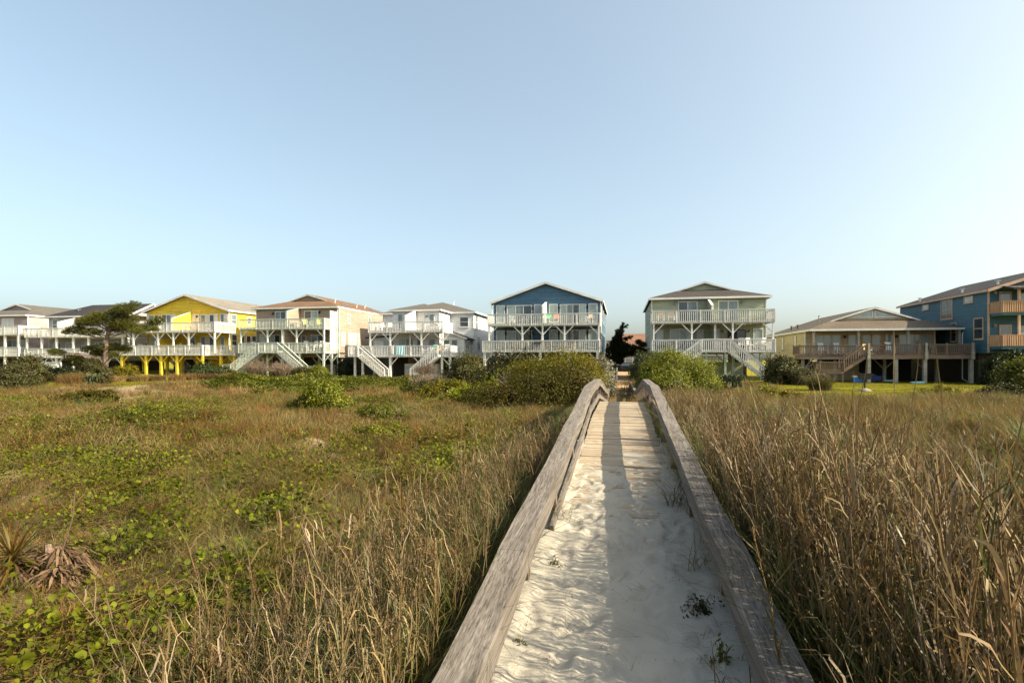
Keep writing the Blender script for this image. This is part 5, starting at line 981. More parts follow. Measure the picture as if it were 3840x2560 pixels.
# tall dry reeds crowding both handrails
def reed(i, h, stems_n, dead=.8, R=.09):
    """thin upright stalks, green low down and dry above, with a few long half-curled leaves"""
    parts = []
    for s in range(stems_n):
        b = np.array([rng.normal(0, R), rng.normal(0, R), 0]); ln = abs(rng.normal(.04, .14)); la = rng.uniform(0, 6.283); hh = h*rng.uniform(.6, 1.05); mt = REED if rng.random() < dead else GBLADE
        if rng.random() < .12: mt = PALEDRY
        def pt(t): return b+np.array([math.cos(la)*ln*hh*t*t, math.sin(la)*ln*hh*t*t, hh*t])
        tn = rng.normal(0, .22); zt = lambda z: float(np.clip(z/h*.95+tn, 0, 1)); ring = [pt(t)+rng.normal(0, .006, 3) for t in np.linspace(0, 1, 7)]; rad = np.linspace(.0058, .0018, 7); V = []; F = []; T = []
        for p, r0 in zip(ring, rad): V += [p+np.array([r0*math.cos(q), r0*math.sin(q), 0]) for q in (0, 2.09, 4.19)]; T += [zt(p[2])]*3
        for a in range(6): F += [(a*3+j, a*3+(j+1) % 3, a*3+3+(j+1) % 3, a*3+3+j) for j in range(3)]
        parts.append((np.array(V), np.array(F), np.array(T), mt))
        if rng.random() < .35:   # a drying seed head
            V2 = []; T2 = []
            for _ in range(22):
                p = pt(rng.uniform(.80, 1.0)); dd = unit(np.array([rng.normal(0, .5), rng.normal(0, .5), 1.0]))*rng.uniform(.02, .05)*hh; sd = unit(np.cross(dd, rng.normal(size=3)))*.0035; V2 += [p-sd*.4, p+sd*.4, p+dd*.6+sd, p+dd]; T2 += [.9]*4
            parts.append((np.array(V2), np.arange(len(V2)).reshape(-1, 4), np.array(T2), DRY))
        for _ in range(rng.integers(4, 8)):
            t0 = rng.uniform(.08, .95)**.9; p = pt(t0); az = rng.uniform(0, 6.283); L = hh*rng.uniform(.2, .55)*(1.15-t0*.5); dr = np.array([math.cos(az), math.sin(az), 0]); up = rng.uniform(1.0, 2.2); droop = rng.uniform(.1, .9)*(1.6 if rng.random() < .25 else 1); tw = rng.uniform(-1.8, 1.8); wd = rng.uniform(.0028, .0065); V = []; T = []; n = 6; jj = rng.normal(0, .012, (n, 3))
            for j in range(n):
                u = j/(n-1); c = p+dr*(L*.55*u*(1-.2*u*droop))+np.array([0, 0, L*(up*u*.7-droop*up*.7*u**2.4)])+jj[j]*u; side = np.array([-dr[1], dr[0], 0]); a2 = tw*u; s2 = side*math.cos(a2)+np.array([0, 0, 1])*math.sin(a2); ww = wd*(.5+1.0*u-1.4*u*u) if u < .9 else wd*.1
                V += [c-s2*ww, c+s2*ww]; T += [zt(c[2]+.15*h*u)]*2
            F = np.array([[2*j, 2*j+1, 2*j+3, 2*j+2] for j in range(n-1)]); m2 = mt if rng.random() < .8 else (REED if rng.random() < .6 else PALEDRY); parts.append((np.array(V), F, np.array(T), m2))
    return mixmesh(f'reed_{i:02d}', parts)
reed_p = proto_col('reeds', [reed(i, 1.0, 4, .93, .10) for i in range(12)])
def reed_pts(n, sgn):
    y = rng.uniform(1.3, 18.5, n); xm = .97+rng.exponential(1.25 if sgn > 0 else .8, n); x = sgn*xm
    lim = np.interp(y, [1, 4, 8, 12, 18], [4.2, 4.4, 3.8, 3.2, 1.8]) if sgn > 0 else np.interp(y, [1, 4, 8, 11, 18], [2.5, 2.4, 1.9, 1.3, .95])
    dens = np.interp(y, [1, 6, 12, 18.5], [1, 1, .8, .25]) if sgn > 0 else np.interp(y, [1, 7, 10, 18.5], [1, .9, .35, .05])
    k = (xm < lim) & (rng.uniform(0, 1, n) < dens); x, y, xm = x[k], y[k], xm[k]
    if sgn > 0: h = (1.16-.10*(xm-.9))*rng.uniform(.6, 1.12, len(x))*np.interp(y, [1.3, 2.6, 4, 10, 18], [1.05, 1.02, 1.0, .93, .7])
    else: h = (.86-.08*(xm-.9))*rng.uniform(.6, 1.15, len(x))*np.interp(y, [1.3, 3, 8, 14], [.95, 1.0, .95, .7])
    return np.stack([x, y, H(x, y)-.03], 1), h
Pa, ha = reed_pts(1250, 1); Pb, hb = reed_pts(1350, -1); ye = rng.uniform(.9, 6.6, 480); xe = 1.0+rng.exponential(.4, 480); Pe = np.stack([xe, ye, H(xe, ye)-.03], 1); he = rng.uniform(.75, 1.25, 480)*np.interp(ye, [1, 3.6, 5, 6.6], [1.25, 1.15, 1, .7]); P = np.concatenate([Pa, Pb, Pe]); hh = np.minimum(np.concatenate([ha, hb, he]), 1.32); n = len(P)
scatter('tall_dry_grass', P, rotz(n, .10), np.stack([.55+.45*hh, .55+.45*hh, hh], 1), rng.integers(0, 12, n), reed_p, 'tall dry brown grass crowding both sides of the boardwalk', 'grass')
gb_p = proto_col('green blades', [mixmesh(f'green_tuft_{i}', [bl(30, .14, (.35, .85), .0085, (.2, .9), GBLADE, 4, curl=.4), bl(14, .14, (.3, .7), .007, (.3, 1.1), OLIVE, 4, curl=.4), bl(10, .15, (.25, .6), .007, (.4, 1.3), DRY, 4, curl=.4)]) for i in range(6)])
def tuft_pts(n, sgn):
    y = rng.uniform(1.2, 16, n); xm = .92+rng.exponential(1.0 if sgn > 0 else .35, n); k = xm < (4.4 if sgn > 0 else 1.9); return np.stack([sgn*xm[k], y[k], H(sgn*xm[k], y[k])-.02], 1)
P = np.concatenate([tuft_pts(2600, 1), tuft_pts(900, -1)]); n = len(P); s_ = rng.uniform(.6, 1.1, n)*np.where(P[:, 0] < 0, .85, 1.0)
scatter('green_blade_grass', P, rotz(n, .12), np.stack([s_, s_, s_], 1), rng.integers(0, 6, n), gb_p, 'green grass blades growing among the dry grass beside the boardwalk', 'grass')

# ------------------------------------------------------------------ shrubs, each a plant of its own
G1 = 'bushes between the dune and the houses'
shrub('hedge_bush', 'large rust and golden bush hugging the left rail of the boardwalk', [(-4.6, 20.6, .45, 1.2, 1.3, .7), (-5.4, 21.6, .4, 1.0, 1.0, .6), (-5.9, 23.0, .45, 1.0, 1.0, .65), (-5.0, 19.6, .2, .9, .8, .45), (-3.2, 21.2, .75, 1.35, 1.4, .85), (-2.15, 21.8, .8, 1.15, 1.4, .9), (-1.5, 21.3, .5, .55, 1.0, .75), (-3.6, 23, .8, 1.3, 1.2, .95), (-2.3, 23.4, .9, 1.2, 1.2, 1.05)], 26000, .062, L_RUST, seed=1)
shrub('hedge_bush', 'tall golden green bush crowning the hedge before the blue house', [(-4.0, 26, .9, 1.4, 1.6, 1.2), (-2.7, 26.4, 1.15, 1.4, 1.8, 1.3), (-1.75, 26.2, 1.1, .85, 1.6, 1.2), (-3.3, 24.8, 1.0, 1.1, .9, 1.0), (-1.9, 24.6, .9, .8, .9, 1.0)], 24000, .068, L_GOLD, seed=2)
shrub('silver_bush', 'pale silver leaved bush at the path end of the golden hedge', [(-1.05, 29.8, .85, .6, 1.4, 1.15), (-1.1, 31.5, 1.0, .6, 1.4, 1.3), (-1.4, 28.6, .8, .6, .8, .95)], 7500, .08, L_SILVER, seed=3)
shrub('green_bush', 'green bush before the left half of the blue house deck', [(-8.4, 36, .9, .9, 1, 1.5), (-6.9, 36, 1.0, 1.2, 1.2, 1.45), (-7.7, 33.6, .6, 1.4, 1.2, .95), (-5.6, 35.6, .8, 1.0, 1, 1.2)], 11000, .12, L_OLIVE, seed=4); shrub('green_bush', 'brighter green bush in front of the blue house piles', [(-6.6, 33.2, .6, 1.2, 1, 1.1), (-5.4, 32.5, .7, 1.1, 1, 1.15), (-7.8, 32.4, .3, .9, .9, .8)], 8000, .11, L_BRIGHT, seed=5)
shrub('olive_bush', 'rounded tan olive bush between the white and the blue house', [(-11.4, 39, .9, 1.35, 1.3, 1.35), (-12.4, 38.6, .5, .9, .9, .9), (-10.4, 38.6, .6, .9, .9, 1.0)], 8000, .11, L_OLIVE, seed=6)
for i, (a, b, c_, w_) in enumerate(((-8.8, 26, .7, 'low yellow green scrub left of the golden hedge'), (-6.6, 24.4, .65, 'low yellow green scrub touching the front of the golden hedge'), (-10.6, 29.5, .7, 'low scrub below the tan olive bush'))): shrub('low_bush', w_, [(a, b, .3, 1.3, 1.1, c_), (a+1, b+.8, .25, 1.0, 1.0, c_*.8), (a-.9, b-.3, .2, .9, .9, c_*.7)], 6500, .085, (L_GOLD, L_BRIGHT, L_OLIVE)[i], seed=8+i)
shrub('green_bush', 'bright green bush beside the right boardwalk rail before the green house', [(1.75, 31, .8, .75, 1, 1.05), (2.7, 31.5, 1.4, 1.15, 1.2, 1.15), (3.9, 32, 1.05, 1.2, 1.2, 1.2), (2.5, 30, .6, 1.1, .9, .85), (4.5, 31, .5, .9, .9, .75)], 24000, .075, L_BRIGHT, seed=12)
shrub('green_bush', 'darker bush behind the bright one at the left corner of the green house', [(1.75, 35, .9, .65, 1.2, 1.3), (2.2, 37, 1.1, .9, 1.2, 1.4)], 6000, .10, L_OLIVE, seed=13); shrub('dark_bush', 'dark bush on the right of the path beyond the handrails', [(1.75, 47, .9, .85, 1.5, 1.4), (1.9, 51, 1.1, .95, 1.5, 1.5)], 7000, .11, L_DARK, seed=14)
shrub('dark_bush', 'dark shrub with pale tips between the green and the beige house', [(13.5, 49.8, 1.1, 1.1, 1.1, 1.3), (14.4, 49.6, .7, .9, .9, .95)], 7000, .13, L_OLIVE, seed=15); shrub('dark_bush', 'lower shrub with pale tips before the brown landing of the beige house', [(14.8, 48, .5, 1.0, 1, .8), (15.7, 48.2, .4, .75, .9, .6)], 6000, .10, L_OLIVE, seed=16)
shrub('low_bush', 'small leafy bush alone on the golden lawn before the beige house', [(16.4, 32.2, .3, .75, .7, .5), (17, 32.4, .25, .55, .6, .42), (15.9, 32.5, .2, .5, .5, .35)], 3200, .075, L_GOLD, seed=17); shrub('low_bush', 'low spreading bush among the grass before the green house lawn', [(6.7, 27.2, .3, 1.1, .9, .5), (7.7, 27.6, .25, .8, .8, .42), (5.8, 27.5, .2, .7, .7, .35)], 4200, .075, L_GOLD, seed=18)
shrub('green_bush', 'green bush at the right frame edge before the teal house', [(21.2, 33.6, .8, 1.0, 1, 1.3), (22.3, 33.8, 1.0, 1.0, 1, 1.4), (20.6, 33.2, .5, .7, .8, .8)], 7500, .10, L_BRIGHT, seed=19); shrub('low_bush', 'low dark bush at the foot of the right edge bush', [(19.4, 32.3, .3, .9, .8, .5), (18.5, 32.4, .2, .6, .6, .35)], 3000, .085, L_OLIVE, seed=20)
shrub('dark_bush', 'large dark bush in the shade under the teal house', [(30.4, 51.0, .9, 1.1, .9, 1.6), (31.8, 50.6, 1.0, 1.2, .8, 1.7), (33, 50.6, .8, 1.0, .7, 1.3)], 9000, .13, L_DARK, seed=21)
shrub('flat_bush', 'low flat topped rust green bush alone on the grass at the far left', [(-22.9, 18.2, .30, .75, .55, .38), (-22.2, 18.5, .42, .75, .6, .42), (-21.7, 18.8, .5, .5, .5, .36), (-23.5, 17.9, .18, .5, .45, .25)], 6500, .06, L_RUST, seed=22)
shrub('round_bush', 'round green bush alone on the left dune', [(-11.35, 18.8, .55, .7, .7, .65), (-10.9, 18.6, .45, .6, .6, .55), (-11.9, 18.5, .3, .55, .5, .45), (-11.3, 18.4, .9, .42, .42, .38)], 6500, .065, L_BRIGHT, seed=23)
shrub('small_bush', 'small dark green bush halfway between the round bush and the boardwalk', [(-7.7, 15.9, .35, .55, .5, .38), (-7.1, 16, .25, .4, .4, .28)], 3000, .055, L_BRIGHT, seed=24); shrub('small_bush', 'low leafy bush nearest the left rail on the dune slope', [(-6.2, 12.5, .2, .55, .5, .28), (-5.7, 12.9, .18, .45, .4, .24)], 2600, .055, L_BRIGHT, seed=25)
shrub('green_bush', 'large bush at the left frame edge before the taupe house', [(-40.9, 28.6, .4, 1.1, 1.1, 1.0), (-42.6, 30, .5, 1.2, 1.2, 1.2), (-39.9, 28.4, .25, .8, .7, .6)], 9000, .11, L_OLIVE, seed=26); shrub('round_bush', 'rounded olive bush behind the left edge bush', [(-46.4, 34, 1.0, 1.0, 1.0, 1.35)], 5500, .12, L_OLIVE, seed=27)
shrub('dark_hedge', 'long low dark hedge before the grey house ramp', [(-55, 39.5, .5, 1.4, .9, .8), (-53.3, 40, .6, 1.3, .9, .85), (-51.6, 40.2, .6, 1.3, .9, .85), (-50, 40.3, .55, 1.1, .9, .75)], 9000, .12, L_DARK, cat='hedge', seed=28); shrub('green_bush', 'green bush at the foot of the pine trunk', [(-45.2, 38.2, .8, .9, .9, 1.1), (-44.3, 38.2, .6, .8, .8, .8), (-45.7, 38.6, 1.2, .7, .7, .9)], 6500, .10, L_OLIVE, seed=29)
shrub('low_bush', 'bushes at the first yellow post of the yellow house', [(-46.8, 43, .8, .9, .8, .8), (-48, 43.2, .6, .8, .8, .7)], 4500, .11, L_GOLD, seed=30); shrub('dark_bush', 'dark green bush before the right half of the yellow house', [(-43.6, 49, .7, 1.3, .9, .95), (-42, 49.5, .6, 1.1, .9, .8)], 6000, .12, L_DARK, seed=31)
shrub('dark_bush', 'leafy bush left of the tan house stairs', [(-41.6, 49.6, .5, .9, .8, .7), (-40.7, 50, .4, .8, .8, .55)], 4000, .11, L_OLIVE, seed=32); shrub('round_bush', 'clipped green bush before the tan house right stairs', [(-33.9, 52.0, .6, 1.05, .8, .72)], 5000, .10, L_OLIVE, seed=33); shrub('round_bush', 'second clipped green bush right of the first before the tan house', [(-32.2, 52.5, .6, 1.0, .8, .82)], 5000, .10, L_BRIGHT, seed=34); shrub('dark_bush', 'dark bush in the gap between the tan and the white house', [(-32.0, 58.5, 1.1, .9, 1.2, 1.2)], 4500, .13, L_DARK, seed=35)
twiggy('bare_bush', 'bare brown shrub under the left stairs of the tan house', (-40.4, 53.2), 1.5, 2.1, 260, L_TWIG, seed=1, wd=.02); twiggy('bare_bush', 'bare brown shrub under the right stairs of the tan house', (-37.6, 53.6), 1.5, 1.9, 260, L_TWIG, seed=2, wd=.02); twiggy('bare_bush', 'tangle of bare twigs at the right stairs of the white house', (-20.6, 54.2), 1.5, 1.8, 260, L_TWIG, seed=3, wd=.018); twiggy('bare_bush', 'bare grey twigs before the golden hedge', (-5.6, 28.2), 1.2, 1.5, 260, L_TWIG, seed=4, wd=.012); twiggy('bare_bush', 'bare twigs between the scrub and the white house corner post', (-12.6, 33.5), 1.4, 1.2, 240, L_TWIG, seed=5, wd=.013)
GM = [DRY, STRAW, OLIVE, STRAW]
grass_clump('large tan grass clump before the grey house ramp', (-43.4, 35.3), 1.7, 1.45, 1100, [DRY, STRAW, OLIVE], seed=1, w_=.022); grass_clump('large olive grass clump before the brown landing of the beige house', (13.2, 39.6), 1.5, 1.5, 1100, [OLIVE, OLIVE, DRY, GBLADE], seed=2, w_=.02)
for i, (a, b, h_) in enumerate(((-46.2, 41.4, .95), (-45.0, 42.6, 1.0), (-44.6, 44.2, 1.0), (-43.2, 45.2, 1.1), (-42.6, 46.8, 1.1), (-41.2, 47.4, 1.05), (-39.9, 48.2, .95))): grass_clump('tan grass clump in the strip along the front of the yellow house', (a, b), 1.7, h_, 620, GM, seed=10+i, w_=.024, group='tan grass clumps along the yellow house')
for i, (a, b, w_) in enumerate(((-45.4, 34.2, 'small tan grass clump right of the left edge bush'), (-43.9, 36.9, 'small reddish grass clump before the dark hedge'))): grass_clump(w_, (a-3, b+.3), 1.3, .7, 420, GM, seed=20+i, w_=.022)
# prickly pears
def cactus(label, c, n, R, seed, s=.2):
    r_ = random.Random(seed); z = float(H(*c)); r = empty('prickly_pear', (c[0], c[1], z), label, 'cactus'); mb = MB(); V = []; F = []
    for i in range(n):
        lv = r_.choice((0, 0, 1, 1, 2)); p = Vector((r_.gauss(0, R*.45), r_.gauss(0, R*.35), s*.45+lv*s*1.05)); a = r_.uniform(0, 3.14); tl = r_.gauss(0, .35); ax = Vector((math.cos(a), math.sin(a), 0)); up = (Vector((0, 0, 1))+ax*tl).normalized(); nn = ax.cross(up); k = 10; b0 = len(V)
        for sgn in (-1, 1):
            V.append(p+nn*.035*sgn)
            for j in range(k): q = 6.283*j/k; V.append(p+ax*(s*.42*math.cos(q))+up*(s*.6*math.sin(q)*(1+.12*math.sin(q)))+nn*.012*sgn)
        for j in range(k): j2 = (j+1) % k; F += [(b0, b0+1+j, b0+1+j2, b0), (b0+k+1, b0+k+2+j2, b0+k+2+j, b0+k+1), (b0+1+j, b0+k+2+j, b0+k+2+j2, b0+1+j2)]
    F = [f[:3] if f[0] == f[3] else f for f in F]; o = link_mesh('pads', [tuple(v) for v in V], F, CACTUS, r); a_ = o.data.attributes.new('tone', 'FLOAT', 'POINT'); a_.data.foreach_set('value', np.repeat(np.random.default_rng(seed).uniform(0, 1, n), 22).astype(np.float32)); return r
cactus('prickly pear cactus clump on the lawn before the green house', (6.5, 35.6), 110, .9, 1, .36); cactus('small prickly pear on the bare patch before the yellow house', (-40.9, 34.4), 26, .5, 2, .32)

# ------------------------------------------------------------------ trees
def needles(pads, n_per, L, w_, seed, upw=.5):
    """sprays of fine needles filling flat pads"""
    r_ = np.random.default_rng(seed); Vs = []; Ts = []
    for (cx, cy, cz, rx, ry, rz) in pads:
        n = max(12, int(n_per*(rx*ry+rx*rz+ry*rz))); q = unit(r_.normal(size=(n, 3)))*(r_.uniform(.15, 1.08, (n, 1))**.6); P = np.array([cx, cy, cz])+q*np.array([rx, ry, rz])*.97; k = 9
        out = unit(q*np.array([1, 1, .6])+np.array([0, 0, upw])+r_.normal(0, .3, (n, 3))); D = unit(out[:, None]+r_.normal(0, .55, (n, k, 3))); ln = L*r_.uniform(.6, 1.25, (n, k, 1)); A = np.repeat(P[:, None], k, 1); S = unit(np.cross(D, r_.normal(size=(n, k, 3))))*w_
        Vs.append(np.stack([A-S*.5, A+S*.5, A+D*ln+S*.2, A+D*ln-S*.2], 2).reshape(-1, 3)); Ts.append(np.repeat(np.clip(r_.uniform(0, 1)*.35+r_.uniform(0, .65, n), 0, 1), k*4))
    V = np.concatenate(Vs); return V, np.arange(len(V)).reshape(-1, 4), np.concatenate(Ts)
bx, by = -50.4, 43.9
PADS = [(3.5, 7.75, .35, .3), (2.75, 7.25, 1.1, .5), (1.5, 6.9, 1.2, .5), (.3, 6.5, 1.3, .5), (-.5, 6.05, 1.4, .5), (1.7, 5.85, 1.5, .5), (4.1, 6.0, .8, .4), (4.85, 6.35, .45, .35), (3.2, 5.45, 1.3, .4), (3.8, 5.05, .75, .3), (2.6, 5.35, 1.0, .3), (-1.5, 5.9, 1.0, .4), (-2.2, 5.3, .9, .35), (-2.7, 4.95, .55, .22), (-.9, 5.0, 1.3, .35), (.4, 5.4, 1.2, .4), (.1, 3.45, 1.7, .42), (-1.7, 3.3, 1.3, .36), (1.5, 3.3, .6, .4), (-4.1, 2.95, .8, .32), (-4.6, 3.1, .4, .22), (-3.4, 2.5, .9, .36), (-2.8, 2.1, .9, .36), (-3.9, 1.75, .4, .18), (-1.0, 2.75, 1.2, .4), (1.9, 2.75, .5, .32), (4.7, 5.3, .4, .25), (2.2, 6.4, 1.1, .45)]
r_ = random.Random(4); pads3 = []
for u, z, a, b in PADS:
    f = r_.uniform(-1.3, 1.3); pads3.append((bx+u*CT-f*ST, by+u*ST+f*CT, z-.05, a, max(.6, a*.8), b))
tz = float(H(bx, by)); pine = empty('pine_tree', (bx, by, tz), 'wind shaped pine with spreading dark green pads before the grey house', 'tree'); PO = (bx, by, tz)
V, F, T = needles(pads3, 250, .19, .020, 5); link_mesh('crown', V, F, NEEDLE, pine, PO, tone=T)
tr = MB().tube([(bx, by, tz-.3), (bx+.05, by, 1.6), (bx+.1, by, 3.0), (bx+.15, by+.1, 4.4), (bx+.5, by, 5.6), (bx+1.4, by, 6.5), (bx+2.8, by, 7.3)], [.30, .25, .21, .18, .14, .1, .05], 9).build('trunk', BARK, pine, PO)
for p in pads3[1::1]:
    zt = min(6.2, max(1.7, p[2]-.7)); xs = bx+.12+max(0, (zt-4.4)*.5); mb = MB(); mb.tube([(xs, by, zt), ((xs+p[0])/2, (by+p[1])/2, (zt+p[2])/2+.1), (p[0], p[1], p[2]-.08)], [.07, .05, .02], 5); mb.build('limb', BARK, tr, PO)
JUN = [(.2, 6.4, .16), (.1, 6.05, .24), (.5, 6.05, .17), (.66, 6.25, .1), (-.05, 5.65, .4), (-.52, 5.6, .18), (-.26, 5.1, .55), (-.42, 4.6, .7), (-.52, 4.0, .9), (-.15, 3.5, .95), (-.74, 3.4, .8), (-.3, 2.8, .85), (.5, 4.6, .28), (.92, 4.78, .22), (1.22, 4.88, .12), (.52, 3.75, .5), (-.7, 2.3, .7), (-.2, 2.2, .6), (.45, 2.9, .5)]
jx, jy = -.45, 64.0; jt = empty('juniper_tree', (jx, jy, 0), 'dark leaning juniper rising beside the path between the blue and the green house', 'tree')
V, F, T = needles([(x_*1.03, jy+r_.uniform(-.4, .4), z_, a*.9, a*.9, a) for x_, z_, a in JUN], 420, .17, .028, 6, .9); link_mesh('crown', V, F, JUNIPER, jt, (jx, jy, 0), tone=T)
MB().tube([(-.72, jy, -.2), (-.66, jy, 1.8), (-.4, jy, 3.6), (-.1, jy, 5.4), (.15, jy, 6.3)], [.17, .15, .11, .06, .03], 7).build('trunk', BARK, jt, (jx, jy, 0))
jt = empty('juniper_tree', (-1.6, 66, 0), 'slim small dark juniper against the right corner of the blue house', 'tree'); V, F, T = needles([(-1.6, 66, 4.0, .12, .12, .3), (-1.6, 66, 3.4, .28, .28, .5), (-1.6, 66, 2.5, .42, .42, .7)], 420, .16, .028, 7, .9); link_mesh('crown', V, F, JUNIPER, jt, (-1.6, 66, 0), tone=T); MB().tube([(-1.6, 66, -.2), (-1.6, 66, 3.5)], [.07, .02], 6).build('trunk', BARK, jt, (-1.6, 66, 0))
pt2 = empty('pine_tree', (1.75, 66, 0), 'brown green scrubby pine beside the path against the left wall of the green house', 'tree'); P2 = [(1.9, 4.3, .45), (2.3, 4.05, .5), (2.55, 3.9, .35), (1.1, 3.7, .6), (1.7, 3.4, .7), (2.4, 3.2, .6), (1.2, 2.9, .6), (2.3, 2.6, .65), (.9, 3.1, .4)]
V, F, T = needles([(x_+.15, 66+r_.uniform(-.5, .5), z_, a, a, a*.6) for x_, z_, a in P2], 260, .2, .03, 8); link_mesh('crown', V, F, NEEDLE, pt2, (1.75, 66, 0), tone=T); tk = MB().tube([(1.75, 66, -.2), (1.7, 66, 1.6), (1.85, 66, 3.9)], [.14, .12, .05], 7).build('trunk', BARK, pt2, (1.75, 66, 0))
for x_, z_, a in P2[3:8]: MB().tube([(1.75, 66, z_-.9), (x_+.1, 66, z_)], [.05, .02], 5).build('limb', BARK, tk, (1.75, 66, 0))

# ------------------------------------------------------------------ plants close to the camera
def straps(c, n, L, w_, el, seed, droop, zc=.0, tw=.5):
    r_ = np.random.default_rng(seed); V = []; F = []; T = []; c = np.array(c)
    for i in range(n):
        az = r_.uniform(0, 6.283); e = r_.uniform(*el); ln = L*r_.uniform(.7, 1.1); dr = np.array([math.cos(az)*math.cos(e), math.sin(az)*math.cos(e), math.sin(e)]); sd = unit(np.cross(dr, np.array([0, 0, 1.0])+r_.normal(0, .2, 3))); dp = droop*r_.uniform(.5, 1.4); b0 = len(V); t_ = r_.uniform(0, 1); p0 = c+np.array([0, 0, r_.uniform(0, zc)])
        for j in range(6):
            u = j/5; p = p0+dr*ln*u+np.array([0, 0, -dp*ln*u*u]); p[2] = max(p[2], float(H(p[0], p[1]))+.015+.03*t_); ww = w_*(.55+1.1*u-1.6*u*u); V += [p-sd*ww, p+sd*ww+np.array([0, 0, .004])]
        F += [[b0+2*j, b0+2*j+1, b0+2*j+3, b0+2*j+2] for j in range(5)]; T += [t_]*12
    return V, np.array(F), np.array(T)
yz = float(H(-5.40, 3.82)); o = empty('yucca_plant', (-5.40, 3.82, yz), 'live yucca with orange tipped green spikes at the left frame edge', 'yucca'); V, F, T = straps((-5.40, 3.82, yz+.28), 110, .5, .012, (-.3, 1.2), 1, .15, .12); link_mesh('leaf_rosette', V, F, YUCCA, o, (-5.40, 3.82, yz), tone=T); V, F, T = straps((-5.40, 3.82, yz+.25), 50, .5, .016, (-.6, .1), 2, .5, .1); link_mesh('dead_leaf_skirt', V, F, YDEAD, o, (-5.40, 3.82, yz), tone=T)
yz = float(H(-5.15, 4.0)); o = empty('yucca_plant', (-5.15, 4.0, yz), 'dead yucca with a drooping skirt of grey straw leaves', 'yucca'); B = [straps((-5.2, 4.1, yz+.28), 170, .37, .0085, (-1.1, .3), 3, .9, .1), straps((-5.02, 3.92, yz+.16), 90, .30, .008, (-.7, .6), 13, .7, .1), straps((-5.36, 4.06, yz+.2), 90, .34, .008, (-.6, .9), 23, .6, .12)]
V = sum([list(b[0]) for b in B], []); k0 = 0; Fl = []
for b in B: Fl.append(b[1]+k0); k0 += len(b[0])
F = np.concatenate(Fl); T = np.concatenate([b[2] for b in B]); V = [v+rng.normal(0, .008, 3) for v in V]; link_mesh('dead_leaf_skirt', V, F, YDEAD, o, (-5.15, 4.0, yz), tone=T); MB().tube([(-5.15, 4, yz-.1), (-5.2, 4, yz+.25), (-5.30, 4.05, yz+.40)], [.05, .045, .028], 8).build('trunk', BARK, o, (-5.15, 4.0, yz)); MB().tube([(-5.12, 4.02, yz+.3), (-5.02, 4.05, yz+.65), (-4.99, 4.06, yz+.95)], [.007, .005, .003], 6).build('flower_stalk', L_TWIG, o, (-5.15, 4.0, yz))
def weed(label, c, R, h, n, sz, mat, seed, name='weed'):
    r_ = np.random.default_rng(seed); z = float(deck_z(c[1])) if abs(c[0]) < .7 else float(H(*c)); r = empty(name, (c[0], c[1], z), label, 'weed'); a = r_.uniform(0, 6.283, n); q = R*r_.uniform(.1, 1, n)*(.75+.35*np.sin(2*a+seed)+.2*np.sin(5*a+1)); P = np.stack([c[0]+q*np.cos(a), c[1]+q*np.sin(a), z+h*(1-.6*(q/R)**2)*r_.uniform(.1, 1, n)*(.55+.45*np.sin(3*a+seed)+.2*np.sin(5*a))], 1); V, F = leaves(P, unit(np.stack([np.cos(a), np.sin(a), np.full(n, .8)], 1)+r_.normal(0, .5, (n, 3))), sz*r_.uniform(.6, 1.3, n), sz*.3*r_.uniform(.7, 1.3, n)); link_mesh('leaves', V, F, mat, r, (c[0], c[1], z), tone=np.repeat(r_.uniform(0, 1, n), 6)); stems((c[0], c[1], z), R*.8, h*.9, 6, seed, .004).build('stem', OLIVE, r, (c[0], c[1], z))
weed('leafy dark green weed growing in the sand beside the right handrail', (.52, 3.66), .15, .15, 240, .036, L_OLIVE, 1); weed('round leaved creeper at the foot of the right handrail', (.54, 3.1), .09, .16, 70, .036, COVER, 2); weed('small creeper with round leaves at the left edge of the sand', (-.52, 4.25), .09, .08, 26, .034, VINE, 3); weed('round leaved creeper below the left handrail', (-.58, 3.05), .08, .07, 16, .034, VINE, 4)
def rail_tuft(label, c, h, n, mats, seed, R=.12): z = float(deck_z(c[1])); r_ = np.random.default_rng(seed); V, F, t, own = blade_mesh(n, R, (h*.5, h), .006, (.3, 1.2), 5, r_, curl=.55); o = link_mesh('grass_tuft', V+np.array([c[0], c[1], z-.02]), F, mats, None, (c[0], c[1], z), midx=r_.integers(0, len(mats), n)[own], tone=t); tag(o, label, 'grass tuft')
rail_tuft('arching green grass tuft inside the right rail where the boards emerge', (.60, 6.0), .55, 46, [GBLADE, GBLADE, OLIVE], 1); rail_tuft('green grass tuft inside the right rail in deep shade', (.60, 4.4), .42, 34, [GBLADE, OLIVE], 2); rail_tuft('orange tinged grass tuft at the bottom edge beside the left rail', (-.50, 2.2), .40, 30, [GBLADE, OLIVE, DRY], 3, .08); rail_tuft('wispy grass tuft inside the left rail where the sand begins', (-.58, 5.4), .35, 40, [DRY, OLIVE, GBLADE], 4); rail_tuft('thin grass blades leaning over the sand near the right rail', (.52, 2.75), .55, 14, [GBLADE, STRAW], 5, .1)
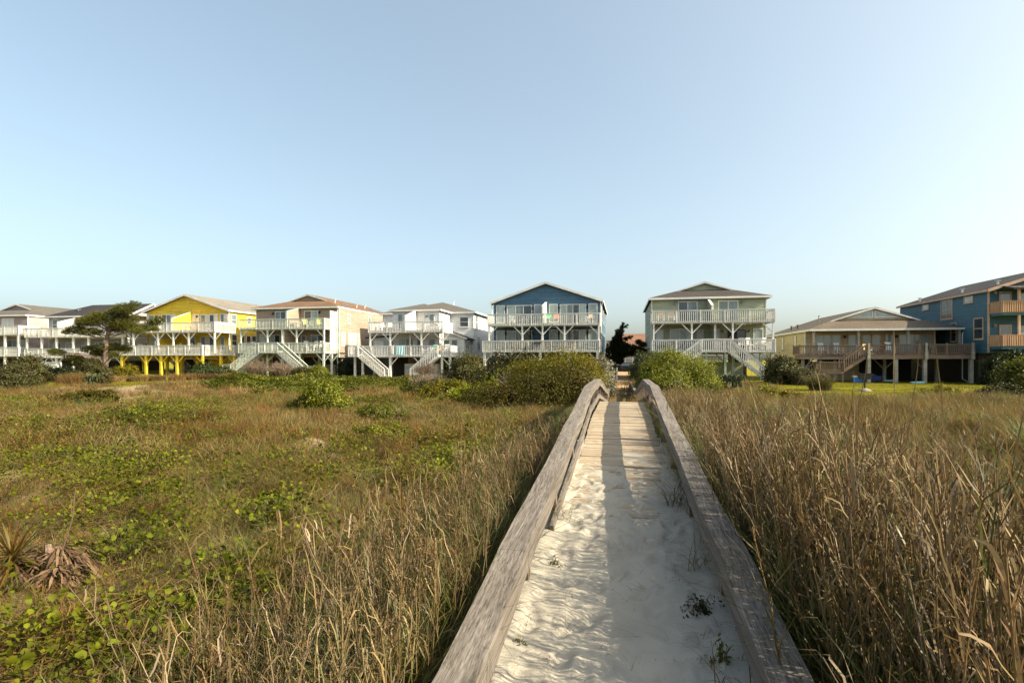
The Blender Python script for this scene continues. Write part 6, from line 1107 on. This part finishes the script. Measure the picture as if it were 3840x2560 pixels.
# single tall stalks that stand clear of the rest
tall = [reed(90+i, 1.0, 1, 1.0, .0) for i in range(4)]
for i, (a, b, h_) in enumerate(((1.75, 5.6, 1.5), (1.95, 6.2, 1.55), (2.2, 5.4, 1.42), (2.45, 6.1, 1.5), (1.5, 6.6, 1.42), (2.9, 5.2, 1.36), (1.3, 8.0, 1.3), (3.1, 6.6, 1.4), (3.3, 4.2, 1.22), (2.6, 3.9, 1.3), (1.9, 4.6, 1.4), (2.2, 7.4, 1.5))):
    o = tall[i % 4].copy(); o.name = 'dry_grass_stalk'; COL.objects.link(o); o.location = (a, b, float(H(a, b))-.03); o.rotation_euler = (random.gauss(0, .06), random.gauss(.06, .06), random.uniform(0, 6.28)); o.scale = (h_*.9, h_*.9, h_*.68); tag(o, 'tall dry grass stalk standing above the reeds right of the boardwalk', 'grass stalk', 'tall stalks right of the boardwalk')
for i, (a, b, h_) in enumerate(((-2.3, 2.7, .95), (-2.6, 3.0, .9), (-2.05, 3.3, .98), (-2.75, 3.4, .85), (-2.45, 3.8, .85), (-1.9, 2.5, .9))):
    o = tall[(i+1) % 4].copy(); o.name = 'dry_grass_stalk'; COL.objects.link(o); o.location = (a, b, float(H(a, b))-.03); o.rotation_euler = (random.gauss(0, .1), random.gauss(.1, .1), random.uniform(0, 6.28)); o.scale = (h_*1.6, h_*1.6, h_); tag(o, 'tall dry grass stalk at the bottom edge left of the boardwalk', 'grass stalk', 'tall stalks left of the boardwalk')
# dry plant litter lying on the sand
lp = proto_col('litter', [bl_ for bl_ in [mixmesh(f'litter_{i}', [bl(3, .06, (.02, .05), .0035, (2.5, 4), DRY, 2, curl=.12), bl(2, .05, (.01, .03), .004, (2.5, 4), BARKY, 2, curl=.1)]) for i in range(5)]])
n = 520; y = rng.uniform(1.6, 12.5, n); x = np.clip(rng.normal(0, .42, n), -.58, .6); x = np.where(rng.uniform(0, 1, n) < .4, .56-np.abs(rng.normal(0, .09, n)), x)
scatter('plant_litter', np.stack([x, y, deck_z(y)+.012], 1), rotz(n, .05), np.ones((n, 3))*rng.uniform(.5, 1.2, (n, 1)), rng.integers(0, 5, n), lp, 'bits of dry stems and leaves lying on the sand and boards', 'litter')
